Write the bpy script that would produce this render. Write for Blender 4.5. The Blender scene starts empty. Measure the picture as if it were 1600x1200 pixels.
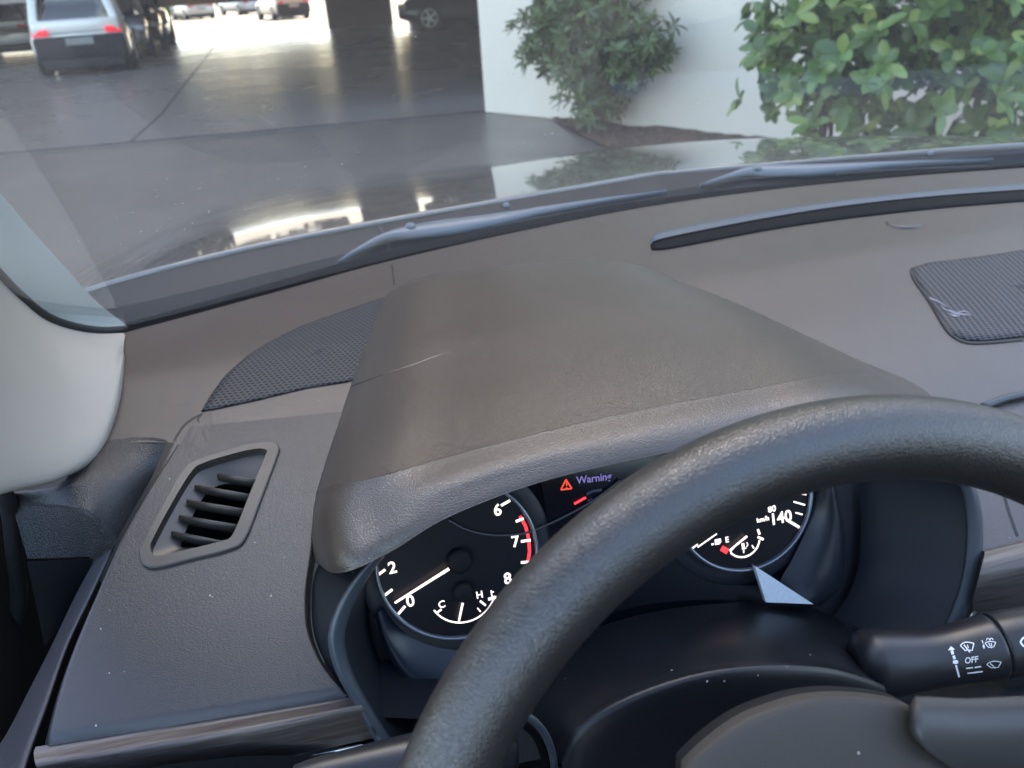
import bpy, bmesh, math, random
import numpy as np
from mathutils import Vector, Matrix
from mathutils.bvhtree import BVHTree
R = math.radians
random.seed(7)
C = bpy.context.scene.collection
SC = bpy.context.scene

# ------------------------------------------------------------------ camera, sky, sun, exposure
# eye of the driver = origin, car points to +Y, road surface 1.25 m below the eye
YAW, PITCH, ROLL, F = R(13.05), R(27.87), R(3.66), 1200.0
cf = Vector((math.sin(YAW)*math.cos(PITCH), math.cos(YAW)*math.cos(PITCH), -math.sin(PITCH)))
r0 = Vector((math.cos(YAW), -math.sin(YAW), 0)); u0 = r0.cross(cf)
cr = r0*math.cos(ROLL) - u0*math.sin(ROLL); cu = u0*math.cos(ROLL) + r0*math.sin(ROLL)
cam = bpy.data.cameras.new('camera'); co = bpy.data.objects.new('camera', cam); C.objects.link(co)
co.matrix_world = Matrix(((cr.x, cu.x, -cf.x, 0), (cr.y, cu.y, -cf.y, 0), (cr.z, cu.z, -cf.z, 0), (0, 0, 0, 1)))
cam.sensor_width = 36; cam.lens = 36*F/1600; cam.clip_start = .02; cam.clip_end = 500
cam.dof.use_dof = True; cam.dof.focus_distance = .46; cam.dof.aperture_fstop = 12.0
SC.camera = co
SUN_EL, SUN_AZ = 50, 12          # sun beyond the building, a little to the right
w = bpy.data.worlds.new('World'); SC.world = w; w.use_nodes = True
nt = w.node_tree; bg = nt.nodes['Background']
sky = nt.nodes.new('ShaderNodeTexSky'); sky.sky_type = 'NISHITA'; sky.sun_disc = False
sky.sun_elevation = R(SUN_EL); sky.sun_rotation = R(SUN_AZ); sky.air_density = 1.0; sky.dust_density = 2.0; sky.ozone_density = 1.0
nt.links.new(sky.outputs[0], bg.inputs[0]); bg.inputs[1].default_value = .15
sl = bpy.data.lights.new('sun', 'SUN'); sl.energy = 2.5; sl.angle = R(.5); sl.color = (1, .95, .86)
so = bpy.data.objects.new('sun', sl); C.objects.link(so)
sd = Vector((math.sin(R(SUN_AZ))*math.cos(R(SUN_EL)), math.cos(R(SUN_AZ))*math.cos(R(SUN_EL)), math.sin(R(SUN_EL))))
so.rotation_euler = sd.to_track_quat('Z', 'Y').to_euler()
SC.view_settings.view_transform = 'Standard'; SC.view_settings.look = 'None'
SC.view_settings.exposure = 2.8; SC.view_settings.use_white_balance = True; SC.view_settings.white_balance_temperature = 7050; SC.view_settings.gamma = 1
SC.cycles.use_denoising = True; SC.cycles.max_bounces = 6; SC.cycles.transparent_max_bounces = 16
SC.cycles.caustics_reflective = False; SC.cycles.caustics_refractive = False

# ------------------------------------------------------------------ helpers
def ray(px, py): return cf + cr*((px-800)/F) - cu*((py-600)/F)
def PZ(px, py, z): d = ray(px, py); return d*(z/d.z)
def PY(px, py, y): d = ray(px, py); return d*(y/d.y)
def PX(px, py, x): d = ray(px, py); return d*(x/d.x)
def PP(px, py, o, n): d = ray(px, py); return d*(o.dot(n)/d.dot(n))

def mesh_obj(name, verts, faces, mat, parent=None, smooth=True, mats=None, fmats=None):
    me = bpy.data.meshes.new(name); me.from_pydata([tuple(v) for v in verts], [], faces)
    me.update()
    bm = bmesh.new(); bm.from_mesh(me); bmesh.ops.recalc_face_normals(bm, faces=bm.faces); bm.to_mesh(me); bm.free()
    for m in ([mat] if mats is None else mats): me.materials.append(m)
    if fmats:
        for p, i in zip(me.polygons, fmats): p.material_index = i
    if smooth:
        for p in me.polygons: p.use_smooth = True
    o = bpy.data.objects.new(name, me); C.objects.link(o)
    if parent is not None: o.parent = parent
    return o
def bm_obj(name, bm, mat, parent=None, smooth=False, mats=None):
    me = bpy.data.meshes.new(name); bmesh.ops.recalc_face_normals(bm, faces=bm.faces); bm.to_mesh(me); bm.free()
    for m in ([mat] if mats is None else mats): me.materials.append(m)
    if smooth:
        for p in me.polygons: p.use_smooth = True
    o = bpy.data.objects.new(name, me); C.objects.link(o)
    if parent is not None: o.parent = parent
    return o
def solid(o, t, off=-1):
    m = o.modifiers.new('thickness', 'SOLIDIFY'); m.thickness = t; m.offset = off; return o
def bevel(o, wd, seg=3, ang=30):
    m = o.modifiers.new('bevel', 'BEVEL'); m.width = wd; m.segments = seg; m.limit_method = 'ANGLE'; m.angle_limit = R(ang)
    m.harden_normals = False
    for p in o.data.polygons: p.use_smooth = True
    return o
def up_normals(o, d=(0, 0, 1)):
    """make faces point to d"""
    me = o.data; d = Vector(d); s = sum((p.normal.dot(d)*p.area for p in me.polygons))
    if s < 0: me.flip_normals()
    return o
def cat(p, n):
    """Catmull-Rom upsampling along axis 0"""
    p = np.asarray(p, float); m = len(p)
    if m == 2:
        t = np.linspace(0, 1, n+1).reshape((-1,)+(1,)*(p.ndim-1)); return p[0]*(1-t)+p[1]*t
    e = np.concatenate([[2*p[0]-p[1]], p, [2*p[-1]-p[-2]]]); out = []
    for i in range(m-1):
        a, b, c, d = e[i], e[i+1], e[i+2], e[i+3]
        for k in range(n):
            t = k/n
            out.append(.5*((2*b)+(c-a)*t+(2*a-5*b+4*c-d)*t*t+(3*b-3*c+d-a)*t**3))
    out.append(p[-1]); return np.array(out)
def resample(p, n, smooth=True):
    p = np.asarray(p, float)
    if smooth and len(p) > 2: p = cat(p, 8)
    L = np.r_[0, np.cumsum(np.linalg.norm(np.diff(p, axis=0), axis=1))]
    s = np.linspace(0, L[-1], n)
    return np.stack([np.interp(s, L, p[:, k]) for k in range(p.shape[1])], 1)
def grid_faces(nr, nc, wrap=False):
    f = []
    for i in range(nr-1):
        for j in range(nc if wrap else nc-1):
            k = (j+1) % nc
            f.append((i*nc+j, i*nc+k, (i+1)*nc+k, (i+1)*nc+j))
    return f
def loft(name, rows, mat, parent=None, su=5, sv=5, d=None, thick=0):
    g = np.array([[tuple(v) for v in r] for r in rows])
    g = cat(g, su); g = cat(np.swapaxes(g, 0, 1), sv); g = np.swapaxes(g, 0, 1)
    o = mesh_obj(name, g.reshape(-1, 3), grid_faces(*g.shape[:2]), mat, parent)
    if d: up_normals(o, d)
    if thick: solid(o, thick)
    return o
def ruled(name, A, B, mat, parent=None, n=40, m=6, fn=None, d=None, thick=0, smooth=True):
    """surface between two polylines, fn maps each point onto a surface"""
    A = resample([tuple(a) for a in A], n, smooth); B = resample([tuple(b) for b in B], n, smooth)
    V = []
    for k in range(m+1):
        t = k/m
        for a, b in zip(A, B):
            p = a*(1-t)+b*t; V.append(tuple(fn(*p)) if fn else tuple(p))
    o = mesh_obj(name, V, grid_faces(m+1, n), mat, parent)
    if d: up_normals(o, d)
    if thick: solid(o, thick)
    return o
def tube(name, pts, rad, mat, parent=None, seg=14, n=6, closed=False, flat=1.0, up=(0, 0, 1), caps=True):
    """swept round or oval bar; rad scalar or one per point"""
    P = np.array([tuple(p) for p in pts], float)
    r = np.full(len(P), rad) if np.isscalar(rad) else np.array(rad, float)
    if n > 1 and len(P) > 2:
        q = cat(np.c_[P, r], n); P, r = q[:, :3], q[:, 3]
    V = []; m = len(P); up = Vector(up)
    for i in range(m):
        t = Vector(P[min(i+1, m-1)]-P[max(i-1, 0)]).normalized()
        s = t.cross(up)
        s = s.normalized() if s.length > 1e-6 else Vector((1, 0, 0))
        q = s.cross(t)
        for k in range(seg):
            a = 2*math.pi*k/seg
            V.append(Vector(P[i])+s*(math.cos(a)*r[i])+q*(math.sin(a)*r[i]*flat))
    F_ = grid_faces(m, seg, True)
    if caps: F_ += [tuple(range(seg)), tuple((m-1)*seg+k for k in range(seg))]
    return mesh_obj(name, V, F_, mat, parent)
def box(bm, c, s, mi=0, rz=0):
    r = bmesh.ops.create_cube(bm, size=1, matrix=Matrix.Translation(c) @ Matrix.Rotation(rz, 4, 'Z') @ Matrix.Diagonal((*s, 1)))
    fs = {f for v in r['verts'] for f in v.link_faces}
    for f in fs: f.material_index = mi
    return r['verts']
def box_obj(name, c, s, mat, parent=None, bw=0, rz=0):
    bm = bmesh.new(); box(bm, c, s, rz=rz); o = bm_obj(name, bm, mat, parent)
    if bw: bevel(o, bw)
    return o
def empty(name, loc, label=None, cat_=None, group=None, rz=0):
    o = bpy.data.objects.new(name, None); C.objects.link(o); o.location = loc; o.rotation_euler = (0, 0, rz)
    if label: tag(o, label, cat_, group)
    return o
def tag(o, label=None, cat_=None, group=None, kind=None):
    if label: o['label'] = label
    if cat_: o['category'] = cat_
    if group: o['group'] = group
    if kind: o['kind'] = kind
    return o
def bvh(o):
    me = o.data
    return BVHTree.FromPolygons([v.co[:] for v in me.vertices], [p.vertices[:] for p in me.polygons])
def cast(tree, px, py, off=.0003):
    h = tree.ray_cast(Vector((0, 0, 0)), ray(px, py).normalized())
    if h[0] is None: return None
    n = h[1] if h[1].dot(ray(px, py)) < 0 else -h[1]
    return h[0]+n*off
def ribbon_px(name, tree, pts, wpx, mat, parent, off=.0003, n=30, smooth=True):
    """a narrow strip lying on a built surface (seams, scratches, printed marks)"""
    V, F_ = strip_px(tree, pts, wpx, off, n, smooth)
    if len(V) < 4: return None
    return mesh_obj(name, V, F_, mat, parent)
def strip_px(tree, pts, wpx, off, n=30, smooth=True, base=0):
    q = resample(pts, n, smooth); V = []
    ws = np.full(n, wpx) if np.isscalar(wpx) else np.interp(np.linspace(0, 1, n), np.linspace(0, 1, len(wpx)), wpx)
    for i in range(n):
        t = q[min(i+1, n-1)]-q[max(i-1, 0)]; t = t/(np.linalg.norm(t)+1e-9); s = np.array([-t[1], t[0]])*ws[i]/2
        a, b = cast(tree, *(q[i]-s), off), cast(tree, *(q[i]+s), off)
        if a is None or b is None: continue
        V += [a, b]
    return V, [(base+2*k, base+2*k+1, base+2*k+3, base+2*k+2) for k in range(len(V)//2-1)]
_tc = {}
def text_tris(s, bold=False):
    """2-D outline mesh of a word set in Blender's own font, height of capitals ~ 0.7"""
    if s in _tc: return _tc[s]
    cu_ = bpy.data.curves.new('lettering', 'FONT'); cu_.body = s; cu_.align_x = 'CENTER'; cu_.align_y = 'CENTER'; cu_.resolution_u = 3
    cu_.offset = .018 if bold else 0
    ob = bpy.data.objects.new('lettering', cu_); C.objects.link(ob)
    dg = bpy.context.evaluated_depsgraph_get(); me = ob.evaluated_get(dg).to_mesh()
    V = [v.co.copy() for v in me.vertices]; T = [tuple(p.vertices) for p in me.polygons]
    bpy.data.objects.remove(ob); _tc[s] = (V, T); return V, T

# ------------------------------------------------------------------ materials
def mat(name): 
    m = bpy.data.materials.new(name); m.use_nodes = True; return m, m.node_tree, m.node_tree.nodes['Principled BSDF']
def N(nt, t, **k):
    n = nt.nodes.new(t)
    for a, b in k.items():
        if a in n.inputs: n.inputs[a].default_value = b
        else: setattr(n, a, b)
    return n
def ramp(nt, src, stops):
    r = nt.nodes.new('ShaderNodeValToRGB'); e = r.color_ramp.elements
    while len(e) < len(stops): e.new(.5)
    for i, (p, c) in enumerate(stops):
        e[i].position = p; e[i].color = c if len(c) == 4 else (*c, 1)
    nt.links.new(src, r.inputs[0]); return r.outputs[0]
def g3(v): return (v, v, v, 1)
def mixc(nt, f, a, b):
    n = nt.nodes.new('ShaderNodeMix'); n.data_type = 'RGBA'
    for s, i in ((f, 0), (a, 6), (b, 7)):
        if hasattr(s, 'links'): nt.links.new(s, n.inputs[i])
        else: n.inputs[i].default_value = s
    return n.outputs[2]
def plastic(name, col, rough=.5, grain=650, bump=.25, stretch=(1, 1, 1), dust=.0, spec=.5, tint=None, dist=.0006, sheen=0, coat=0, ior=1.5):
    """moulded, leather-grained cabin plastic with faint wear and lint"""
    m, nt, b = mat(name); L = nt.links
    tc = N(nt, 'ShaderNodeTexCoord'); mp = N(nt, 'ShaderNodeMapping'); mp.inputs['Scale'].default_value = stretch
    L.new(tc.outputs['Object'], mp.inputs[0])
    n1 = N(nt, 'ShaderNodeTexNoise', Scale=9.0, Detail=4.0); L.new(tc.outputs['Object'], n1.inputs[0])
    c1 = mixc(nt, n1.outputs[0], (*[c*.9 for c in col], 1), (*[c*1.12 for c in (tint or col)], 1))
    out = c1
    if dust:
        v = N(nt, 'ShaderNodeTexVoronoi', Scale=95.0); L.new(tc.outputs['Object'], v.inputs[0])
        n3 = N(nt, 'ShaderNodeTexNoise', Scale=30.0, Detail=1.0); L.new(tc.outputs['Object'], n3.inputs[0])
        mx = N(nt, 'ShaderNodeMath', operation='MULTIPLY'); 
        a = ramp(nt, v.outputs['Distance'], [(.045*dust, g3(1)), (.07*dust+.01, g3(0))]); L.new(a, mx.inputs[0])
        a2 = ramp(nt, n3.outputs[0], [(.5, g3(0)), (.56, g3(1))]); L.new(a2, mx.inputs[1])
        out = mixc(nt, mx.outputs[0], c1, (.34, .33, .31, 1))
    L.new(out, b.inputs['Base Color'])
    n2 = N(nt, 'ShaderNodeTexNoise', Scale=14.0, Detail=3.0); L.new(tc.outputs['Object'], n2.inputs[0])
    mr = N(nt, 'ShaderNodeMapRange'); mr.inputs[3].default_value = rough-.06; mr.inputs[4].default_value = rough+.08
    L.new(n2.outputs[0], mr.inputs[0]); L.new(mr.outputs[0], b.inputs['Roughness'])
    b.inputs['Specular IOR Level'].default_value = spec; b.inputs['IOR'].default_value = ior
    if coat: b.inputs['Coat Weight'].default_value = coat; b.inputs['Coat Roughness'].default_value = .08
    if bump:
        nz = N(nt, 'ShaderNodeTexNoise', Scale=grain*.45, Detail=2.0); L.new(mp.outputs[0], nz.inputs[0])
        ad = N(nt, 'ShaderNodeVectorMath', operation='MULTIPLY_ADD'); L.new(nz.outputs['Color'], ad.inputs[0])
        ad.inputs[1].default_value = (.8/grain,)*3; L.new(mp.outputs[0], ad.inputs[2])
        vo = N(nt, 'ShaderNodeTexVoronoi', Scale=grain, feature='DISTANCE_TO_EDGE'); L.new(ad.outputs[0], vo.inputs[0])
        rr = ramp(nt, vo.outputs[0], [(0, g3(0)), (.22, g3(1))])
        bp = N(nt, 'ShaderNodeBump', Strength=bump, Distance=dist); L.new(rr, bp.inputs['Height']); L.new(bp.outputs[0], b.inputs['Normal'])
    return m
def plain(name, col, rough=.5, metal=0, spec=.5, coat=0, var=.15, scale=8, bump=0):
    m, nt, b = mat(name); L = nt.links
    tc = N(nt, 'ShaderNodeTexCoord'); n1 = N(nt, 'ShaderNodeTexNoise', Scale=float(scale), Detail=5.0); L.new(tc.outputs['Object'], n1.inputs[0])
    L.new(mixc(nt, n1.outputs[0], (*[c*(1-var) for c in col], 1), (*[min(1, c*(1+var)) for c in col], 1)), b.inputs['Base Color'])
    b.inputs['Roughness'].default_value = rough; b.inputs['Metallic'].default_value = metal
    b.inputs['Specular IOR Level'].default_value = spec; b.inputs['Coat Weight'].default_value = coat; b.inputs['Coat Roughness'].default_value = .03
    if bump:
        bp = N(nt, 'ShaderNodeBump', Strength=bump, Distance=.01); L.new(n1.outputs[0], bp.inputs['Height']); L.new(bp.outputs[0], b.inputs['Normal'])
    return m
def glow(name, col, s):
    m, nt, b = mat(name); b.inputs['Base Color'].default_value = (*col, 1)
    b.inputs['Emission Color'].default_value = (*col, 1); b.inputs['Emission Strength'].default_value = s; return m

M_dash = plastic('dash_plastic', (.042, .031, .027), .38, 700, .20, (1, 1, 1), dust=.5, spec=.62, ior=1.6)
M_dash_low = plastic('lower_panel_plastic', (.017, .016, .018), .38, 560, .20, (.7, 2.2, 2.2), dust=.8, spec=.6, ior=1.55)
M_hood = plastic('hood_leatherette', (.043, .030, .0225), .36, 560, .24, (.8, 1.2, 1.2), dust=.5, spec=.7, ior=1.6)
M_rim = plastic('rim_leather', (.013, .0115, .011), .36, 680, .27, (1.3, .8, 1.1), dust=.1, spec=.75, ior=1.6, dist=.0006)
M_black = plastic('grained_black', (.016, .0165, .019), .42, 520, .34, dust=.3)
M_soft = plain('soft_black', (.006, .006, .007), .7, var=.2, spec=.25)
M_col = plastic('column_plastic', (.008, .009, .0115), .36, 900, .08, dust=1.0, spec=.4)
M_bag = plastic('airbag_plastic', (.042, .035, .030), .6, 800, .15, dust=.9)
M_stalk = plastic('stalk_plastic', (.016, .016, .019), .33, 1500, .05, dust=.5)
M_void = plain('void_black', (.003, .003, .004), .9, spec=.1)
M_trimw = plastic('pillar_cloth', (.33, .305, .265), .75, 900, .25, (1, 1, 3), spec=.2)
M_rubber = plain('rubber', (.012, .012, .013), .6)
M_frame = plastic('frame_plastic', (.045, .055, .066), .38, 900, .06)
M_wall_in = plain('binnacle_wall', (.012, .015, .021), .5)
M_lens = plain('cluster_black', (.004, .005, .008), .12, spec=.6)
M_dial = plain('dial_black', (.004, .004, .007), .45, spec=.3)
M_ring = plain('gauge_ring', (.22, .25, .29), .25, metal=.7)
M_chrome = plain('satin_chrome', (.62, .66, .68), .25, metal=1, var=.03)
M_white = glow('dial_white', (.9, .80, .78), .28)
M_needle = glow('needle_white', (.95, .82, .78), .3)
M_redl = glow('dial_red', (.9, .03, .04), .35)
M_warn = glow('warning_red', (.8, .07, .03), .14)
M_purp = glow('screen_purple', (.16, .13, .35), .12)
M_print = plain('stalk_print', (.75, .75, .75), .5, var=.02)
M_cowl = plain('cowl_plastic', (.010, .014, .018), .5, spec=.12, var=.2, scale=20)
M_wiper = plain('wiper_paint', (.10, .125, .148), .34, var=.05)
M_vent = plastic('vent_plastic', (.036, .031, .027), .33, 900, .05, dust=.6)
def wood():
    m, nt, b = mat('dark_wood'); L = nt.links
    tc = N(nt, 'ShaderNodeTexCoord'); mp = N(nt, 'ShaderNodeMapping'); mp.inputs['Scale'].default_value = (12, 420, 420); L.new(tc.outputs['Object'], mp.inputs[0])
    n1 = N(nt, 'ShaderNodeTexNoise', Scale=1.0, Detail=6.0, Distortion=.6); L.new(mp.outputs[0], n1.inputs[0])
    L.new(ramp(nt, n1.outputs[0], [(.3, (.05, .040, .036)), (.5, (.085, .070, .064)), (.7, (.13, .108, .098))]), b.inputs['Base Color'])
    b.inputs['Roughness'].default_value = .38
    bp = N(nt, 'ShaderNodeBump', Strength=.15, Distance=.0005); L.new(n1.outputs[0], bp.inputs['Height']); L.new(bp.outputs[0], b.inputs['Normal'])
    return m
M_wood = wood()
def mesh_mat(name, col, hole, sx, sy, stag=True):
    """perforated speaker cloth: rows of small dark holes"""
    m, nt, b = mat(name); L = nt.links
    tc = N(nt, 'ShaderNodeTexCoord'); mp = N(nt, 'ShaderNodeMapping'); mp.inputs['Scale'].default_value = (sx, sy, 1)
    mp.inputs['Rotation'].default_value = (0, 0, R(8)); L.new(tc.outputs['Object'], mp.inputs[0])
    sp = N(nt, 'ShaderNodeSeparateXYZ'); L.new(mp.outputs[0], sp.inputs[0])
    def mth(op, a, c=None):
        n = N(nt, 'ShaderNodeMath', operation=op)
        for i, s in enumerate((a, c)):
            if s is None: continue
            if hasattr(s, 'links'): L.new(s, n.inputs[i])
            else: n.inputs[i].default_value = s
        return n.outputs[0]
    row = mth('FLOOR', sp.outputs[1]); off = mth('MULTIPLY', mth('MODULO', row, 2.0), .5 if stag else 0.0)
    fx = mth('SUBTRACT', mth('FRACT', mth('ADD', sp.outputs[0], off)), .5); fy = mth('SUBTRACT', mth('FRACT', sp.outputs[1]), .5)
    d = mth('SQRT', mth('ADD', mth('MULTIPLY', fx, fx), mth('MULTIPLY', fy, fy)))
    h = ramp(nt, d, [(.30, g3(1)), (.40, g3(0))])
    L.new(mixc(nt, h, (*col, 1), (*hole, 1)), b.inputs['Base Color'])
    iv = ramp(nt, d, [(.28, g3(0)), (.42, g3(1))])
    bp = N(nt, 'ShaderNodeBump', Strength=.9, Distance=.0008); L.new(iv, bp.inputs['Height']); L.new(bp.outputs[0], b.inputs['Normal'])
    b.inputs['Roughness'].default_value = .5; b.inputs['Specular IOR Level'].default_value = .35; return m
M_grille = mesh_mat('speaker_mesh', (.05, .048, .05), (.003, .0035, .005), 200, 250)
M_grille2 = mesh_mat('speaker_mesh_wide', (.065, .064, .07), (.006, .006, .008), 165, 330, False)
M_slot = mesh_mat('slot_mesh', (.008, .0085, .011), (.001, .001, .002), 160, 420)
M_slot.node_tree.nodes['Principled BSDF'].inputs['Specular IOR Level'].default_value = .08
def paint(name, col, metal=.5, rough=.35):
    return plain(name, col, rough, metal=metal, coat=1, var=.03)
M_bonnet = paint('bonnet_paint', (.12, .125, .125), .6, .32)
def glass():
    m, nt, b = mat('windscreen_glass'); L = nt.links; out = nt.nodes['Material Output']; nt.nodes.remove(b)
    tr = N(nt, 'ShaderNodeBsdfTransparent'); tr.inputs[0].default_value = (.93, .96, .95, 1)
    gl = N(nt, 'ShaderNodeBsdfGlossy'); gl.inputs['Roughness'].default_value = .0; gl.inputs[0].default_value = (1, 1, 1, 1)
    lw = N(nt, 'ShaderNodeLayerWeight', Blend=.5); pw = N(nt, 'ShaderNodeMath', operation='POWER'); L.new(lw.outputs['Facing'], pw.inputs[0]); pw.inputs[1].default_value = 5
    fr = N(nt, 'ShaderNodeMath', operation='MULTIPLY_ADD'); L.new(pw.outputs[0], fr.inputs[0]); fr.inputs[1].default_value = .7; fr.inputs[2].default_value = .05
    mx = N(nt, 'ShaderNodeMixShader')
    L.new(fr.outputs[0], mx.inputs[0]); L.new(tr.outputs[0], mx.inputs[1]); L.new(gl.outputs[0], mx.inputs[2])
    # dust: thin film + specks
    tc = N(nt, 'ShaderNodeTexCoord'); v = N(nt, 'ShaderNodeTexVoronoi', Scale=130.0); L.new(tc.outputs['Object'], v.inputs[0])
    n3 = N(nt, 'ShaderNodeTexNoise', Scale=6.0, Detail=3.0); L.new(tc.outputs['Object'], n3.inputs[0])
    a = ramp(nt, v.outputs['Distance'], [(.07, g3(.6)), (.12, g3(0))]); a2 = ramp(nt, n3.outputs[0], [(.5, g3(0)), (.68, g3(1))])
    ml = N(nt, 'ShaderNodeMath', operation='MULTIPLY'); L.new(a, ml.inputs[0]); L.new(a2, ml.inputs[1])
    ad = N(nt, 'ShaderNodeMath', operation='ADD'); L.new(ml.outputs[0], ad.inputs[0]); ad.inputs[1].default_value = .05
    df = N(nt, 'ShaderNodeBsdfDiffuse'); df.inputs[0].default_value = (.75, .74, .7, 1)
    tl = N(nt, 'ShaderNodeBsdfTranslucent'); tl.inputs[0].default_value = (.75, .74, .7, 1)
    md = N(nt, 'ShaderNodeMixShader'); md.inputs[0].default_value = .5; L.new(df.outputs[0], md.inputs[1]); L.new(tl.outputs[0], md.inputs[2])
    m2 = N(nt, 'ShaderNodeMixShader'); L.new(ad.outputs[0], m2.inputs[0]); L.new(mx.outputs[0], m2.inputs[1]); L.new(md.outputs[0], m2.inputs[2])
    L.new(m2.outputs[0], out.inputs[0]); return m
M_glass = glass()

# ------------------------------------------------------------------ the place outside
GZ = -1.25
def concrete(name, c0, c1, rough, wet, scale=.5):
    m, nt, b = mat(name); L = nt.links
    tc = N(nt, 'ShaderNodeTexCoord'); n1 = N(nt, 'ShaderNodeTexNoise', Scale=scale, Detail=8.0, Roughness=.65); L.new(tc.outputs['Object'], n1.inputs[0])
    n2 = N(nt, 'ShaderNodeTexNoise', Scale=40.0, Detail=4.0); L.new(tc.outputs['Object'], n2.inputs[0])
    c = ramp(nt, n1.outputs[0], [(.35, c0), (.65, c1)])
    L.new(mixc(nt, n2.outputs[0], c, (*[x*.8 for x in c0], 1)), b.inputs['Base Color'])
    n3 = N(nt, 'ShaderNodeTexNoise', Scale=.7, Detail=5.0); L.new(tc.outputs['Object'], n3.inputs[0])
    mr = N(nt, 'ShaderNodeMapRange'); mr.inputs[1].default_value = .35; mr.inputs[2].default_value = .65
    mr.inputs[3].default_value = wet; mr.inputs[4].default_value = rough
    L.new(n3.outputs[0], mr.inputs[0]); L.new(mr.outputs[0], b.inputs['Roughness'])
    bp = N(nt, 'ShaderNodeBump', Strength=.12, Distance=.003); L.new(n2.outputs[0], bp.inputs['Height']); L.new(bp.outputs[0], b.inputs['Normal'])
    return m
M_drive = concrete('driveway_concrete', (.13, .112, .097), (.19, .168, .148), .42, .30)
M_gfloor = concrete('garage_concrete', (.16, .143, .13), (.22, .20, .184), .30, .26, .35)
M_yard = concrete('yard_concrete', (.14, .105, .06), (.19, .145, .085), .8, .7)
def sheet(name, x0, x1, y0, y1, z, m, label=None):
    o = mesh_obj(name, [(x0, y0, z), (x1, y0, z), (x1, y1, z), (x0, y1, z)], [(0, 1, 2, 3)], m, smooth=False)
    return tag(o, kind='structure')
sheet('ground', -150, 150, -60, 300, GZ, M_drive)
ga_, gb_ = PZ(0, 243, GZ), PZ(560, 194, GZ); gd_ = (gb_-ga_).normalized()
e0, e1 = ga_-gd_*14, ga_+gd_*22
o = mesh_obj('garage_floor', [(e0.x, e0.y, GZ+.004), (e1.x, e1.y, GZ+.004), (16, 30.5, GZ+.004), (-18, 30.5, GZ+.004)], [(0, 1, 2, 3)], M_gfloor, smooth=False); tag(o, kind='structure')
def strip(name, pts, wd, z, m):
    V = []
    for i, p in enumerate(pts):
        d = (pts[min(i+1, len(pts)-1)]-pts[max(i-1, 0)]).normalized(); n_ = Vector((-d.y, d.x, 0))*wd/2
        V += [(p.x-n_.x, p.y-n_.y, z), (p.x+n_.x, p.y+n_.y, z)]
    return tag(mesh_obj(name, V, [(2*k, 2*k+1, 2*k+3, 2*k+2) for k in range(len(pts)-1)], m, smooth=False), kind='structure')
M_joint = plain('joint_dark', (.03, .026, .023), .7)
M_edge = plain('worn_edge', (.26, .24, .22), .55, var=.3)
nrm = Vector((-gd_.y, gd_.x, 0))
strip('floor_joint', [e0+nrm*.06, e1+nrm*.06], .10, GZ+.008, M_joint)
strip('ground_edge', [e0-nrm*.05, e1-nrm*.05], .05, GZ+.008, M_edge)
strip('floor_joint', [PZ(347, 57, GZ), PZ(322, 90, GZ), PZ(300, 118, GZ), PZ(252, 180, GZ), PZ(205, 222, GZ)], .028, GZ+.008, M_joint)
sheet('yard', -60, 60, 30.5, 120, GZ+.008, M_yard)

M_stucco = plain('white_stucco', (.87, .78, .65), .85, var=.04, scale=25, bump=.15)
M_garage = plain('garage_brown', (.16, .125, .10), .8, var=.12, scale=2)
M_ceil = plain('garage_ceiling', (.42, .37, .32), .85, var=.1, scale=1)
M_sun_block = plain('sun_block_brown', (.24, .16, .105), .85, var=.05, scale=3)
# white wall: from its free corner next to the garage towards the right
wa, wb = PZ(757, 176, GZ), PZ(1062, 206, GZ)
wd = (wb-wa).normalized(); wn = Vector((wd.y, -wd.x, 0))     # wn points away from the garage side
wl = wa+wd*9
t_ = .35; back = Vector((-wd.y, wd.x, 0))
if back.y < 0: back = -back
V = [wa, wl, wl+back*t_, wa+back*t_]; H = 3.2
o = mesh_obj('boundary_wall', [(v.x, v.y, GZ) for v in V]+[(v.x, v.y, GZ+H) for v in V], [(0, 1, 5, 4), (1, 2, 6, 5), (2, 3, 7, 6), (3, 0, 4, 7), (4, 5, 6, 7), (0, 3, 2, 1)], M_stucco, smooth=False)
tag(o, 'white rendered wall behind the two shrubs, right of the garage opening', 'wall')
bevel(o, .02)
# garage; the unseen floors above are added, tall enough to block the sun
gb = empty('garage_building', (0, 9.5, GZ), 'dark drive-through garage under added sun-blocking floors, its bright far opening at the left', 'building')
def gpart(name, c, s, m):
    o = box_obj(name, (c[0], c[1]-9.5, c[2]), s, m, gb); return o
gpart('sun_block_floors', (7.5, 20, GZ+2.75+6.0), (17.6, 21.4, 12), M_sun_block)
gpart('sun_block_floors', (-9, 26.3, GZ+2.75+13.0), (15.2, 8.8, 26), M_sun_block)
gpart('ceiling', (7.5, 20, GZ+2.68), (17.4, 21.2, .12), M_ceil)
gpart('ceiling', (-9, 26.3, GZ+2.68), (15.0, 8.6, .12), M_ceil)
ex1 = PZ(517, 48, GZ).x
gpart('side_wall', (15.3, 20, GZ+1.3), (.4, 21, 2.6), M_garage)
gpart('rear_wall', ((ex1+3.5)/2, 30.3, GZ+1.3), (3.5-ex1, .5, 2.6), M_garage)
gpart('rear_wall', (10.5, 30.3, GZ+1.3), (12.8, .5, 2.6), M_garage)
gpart('rear_wall', (-11.5, 30.3, GZ+1.3), (4.0, .5, 2.6), M_garage)
gpart('beam', (1, 30.3, GZ+2.45), (28, .3, .35), M_ceil)
gpart('column', (-5.6, 24, GZ+1.3), (.5, .5, 2.6), M_garage)

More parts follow.
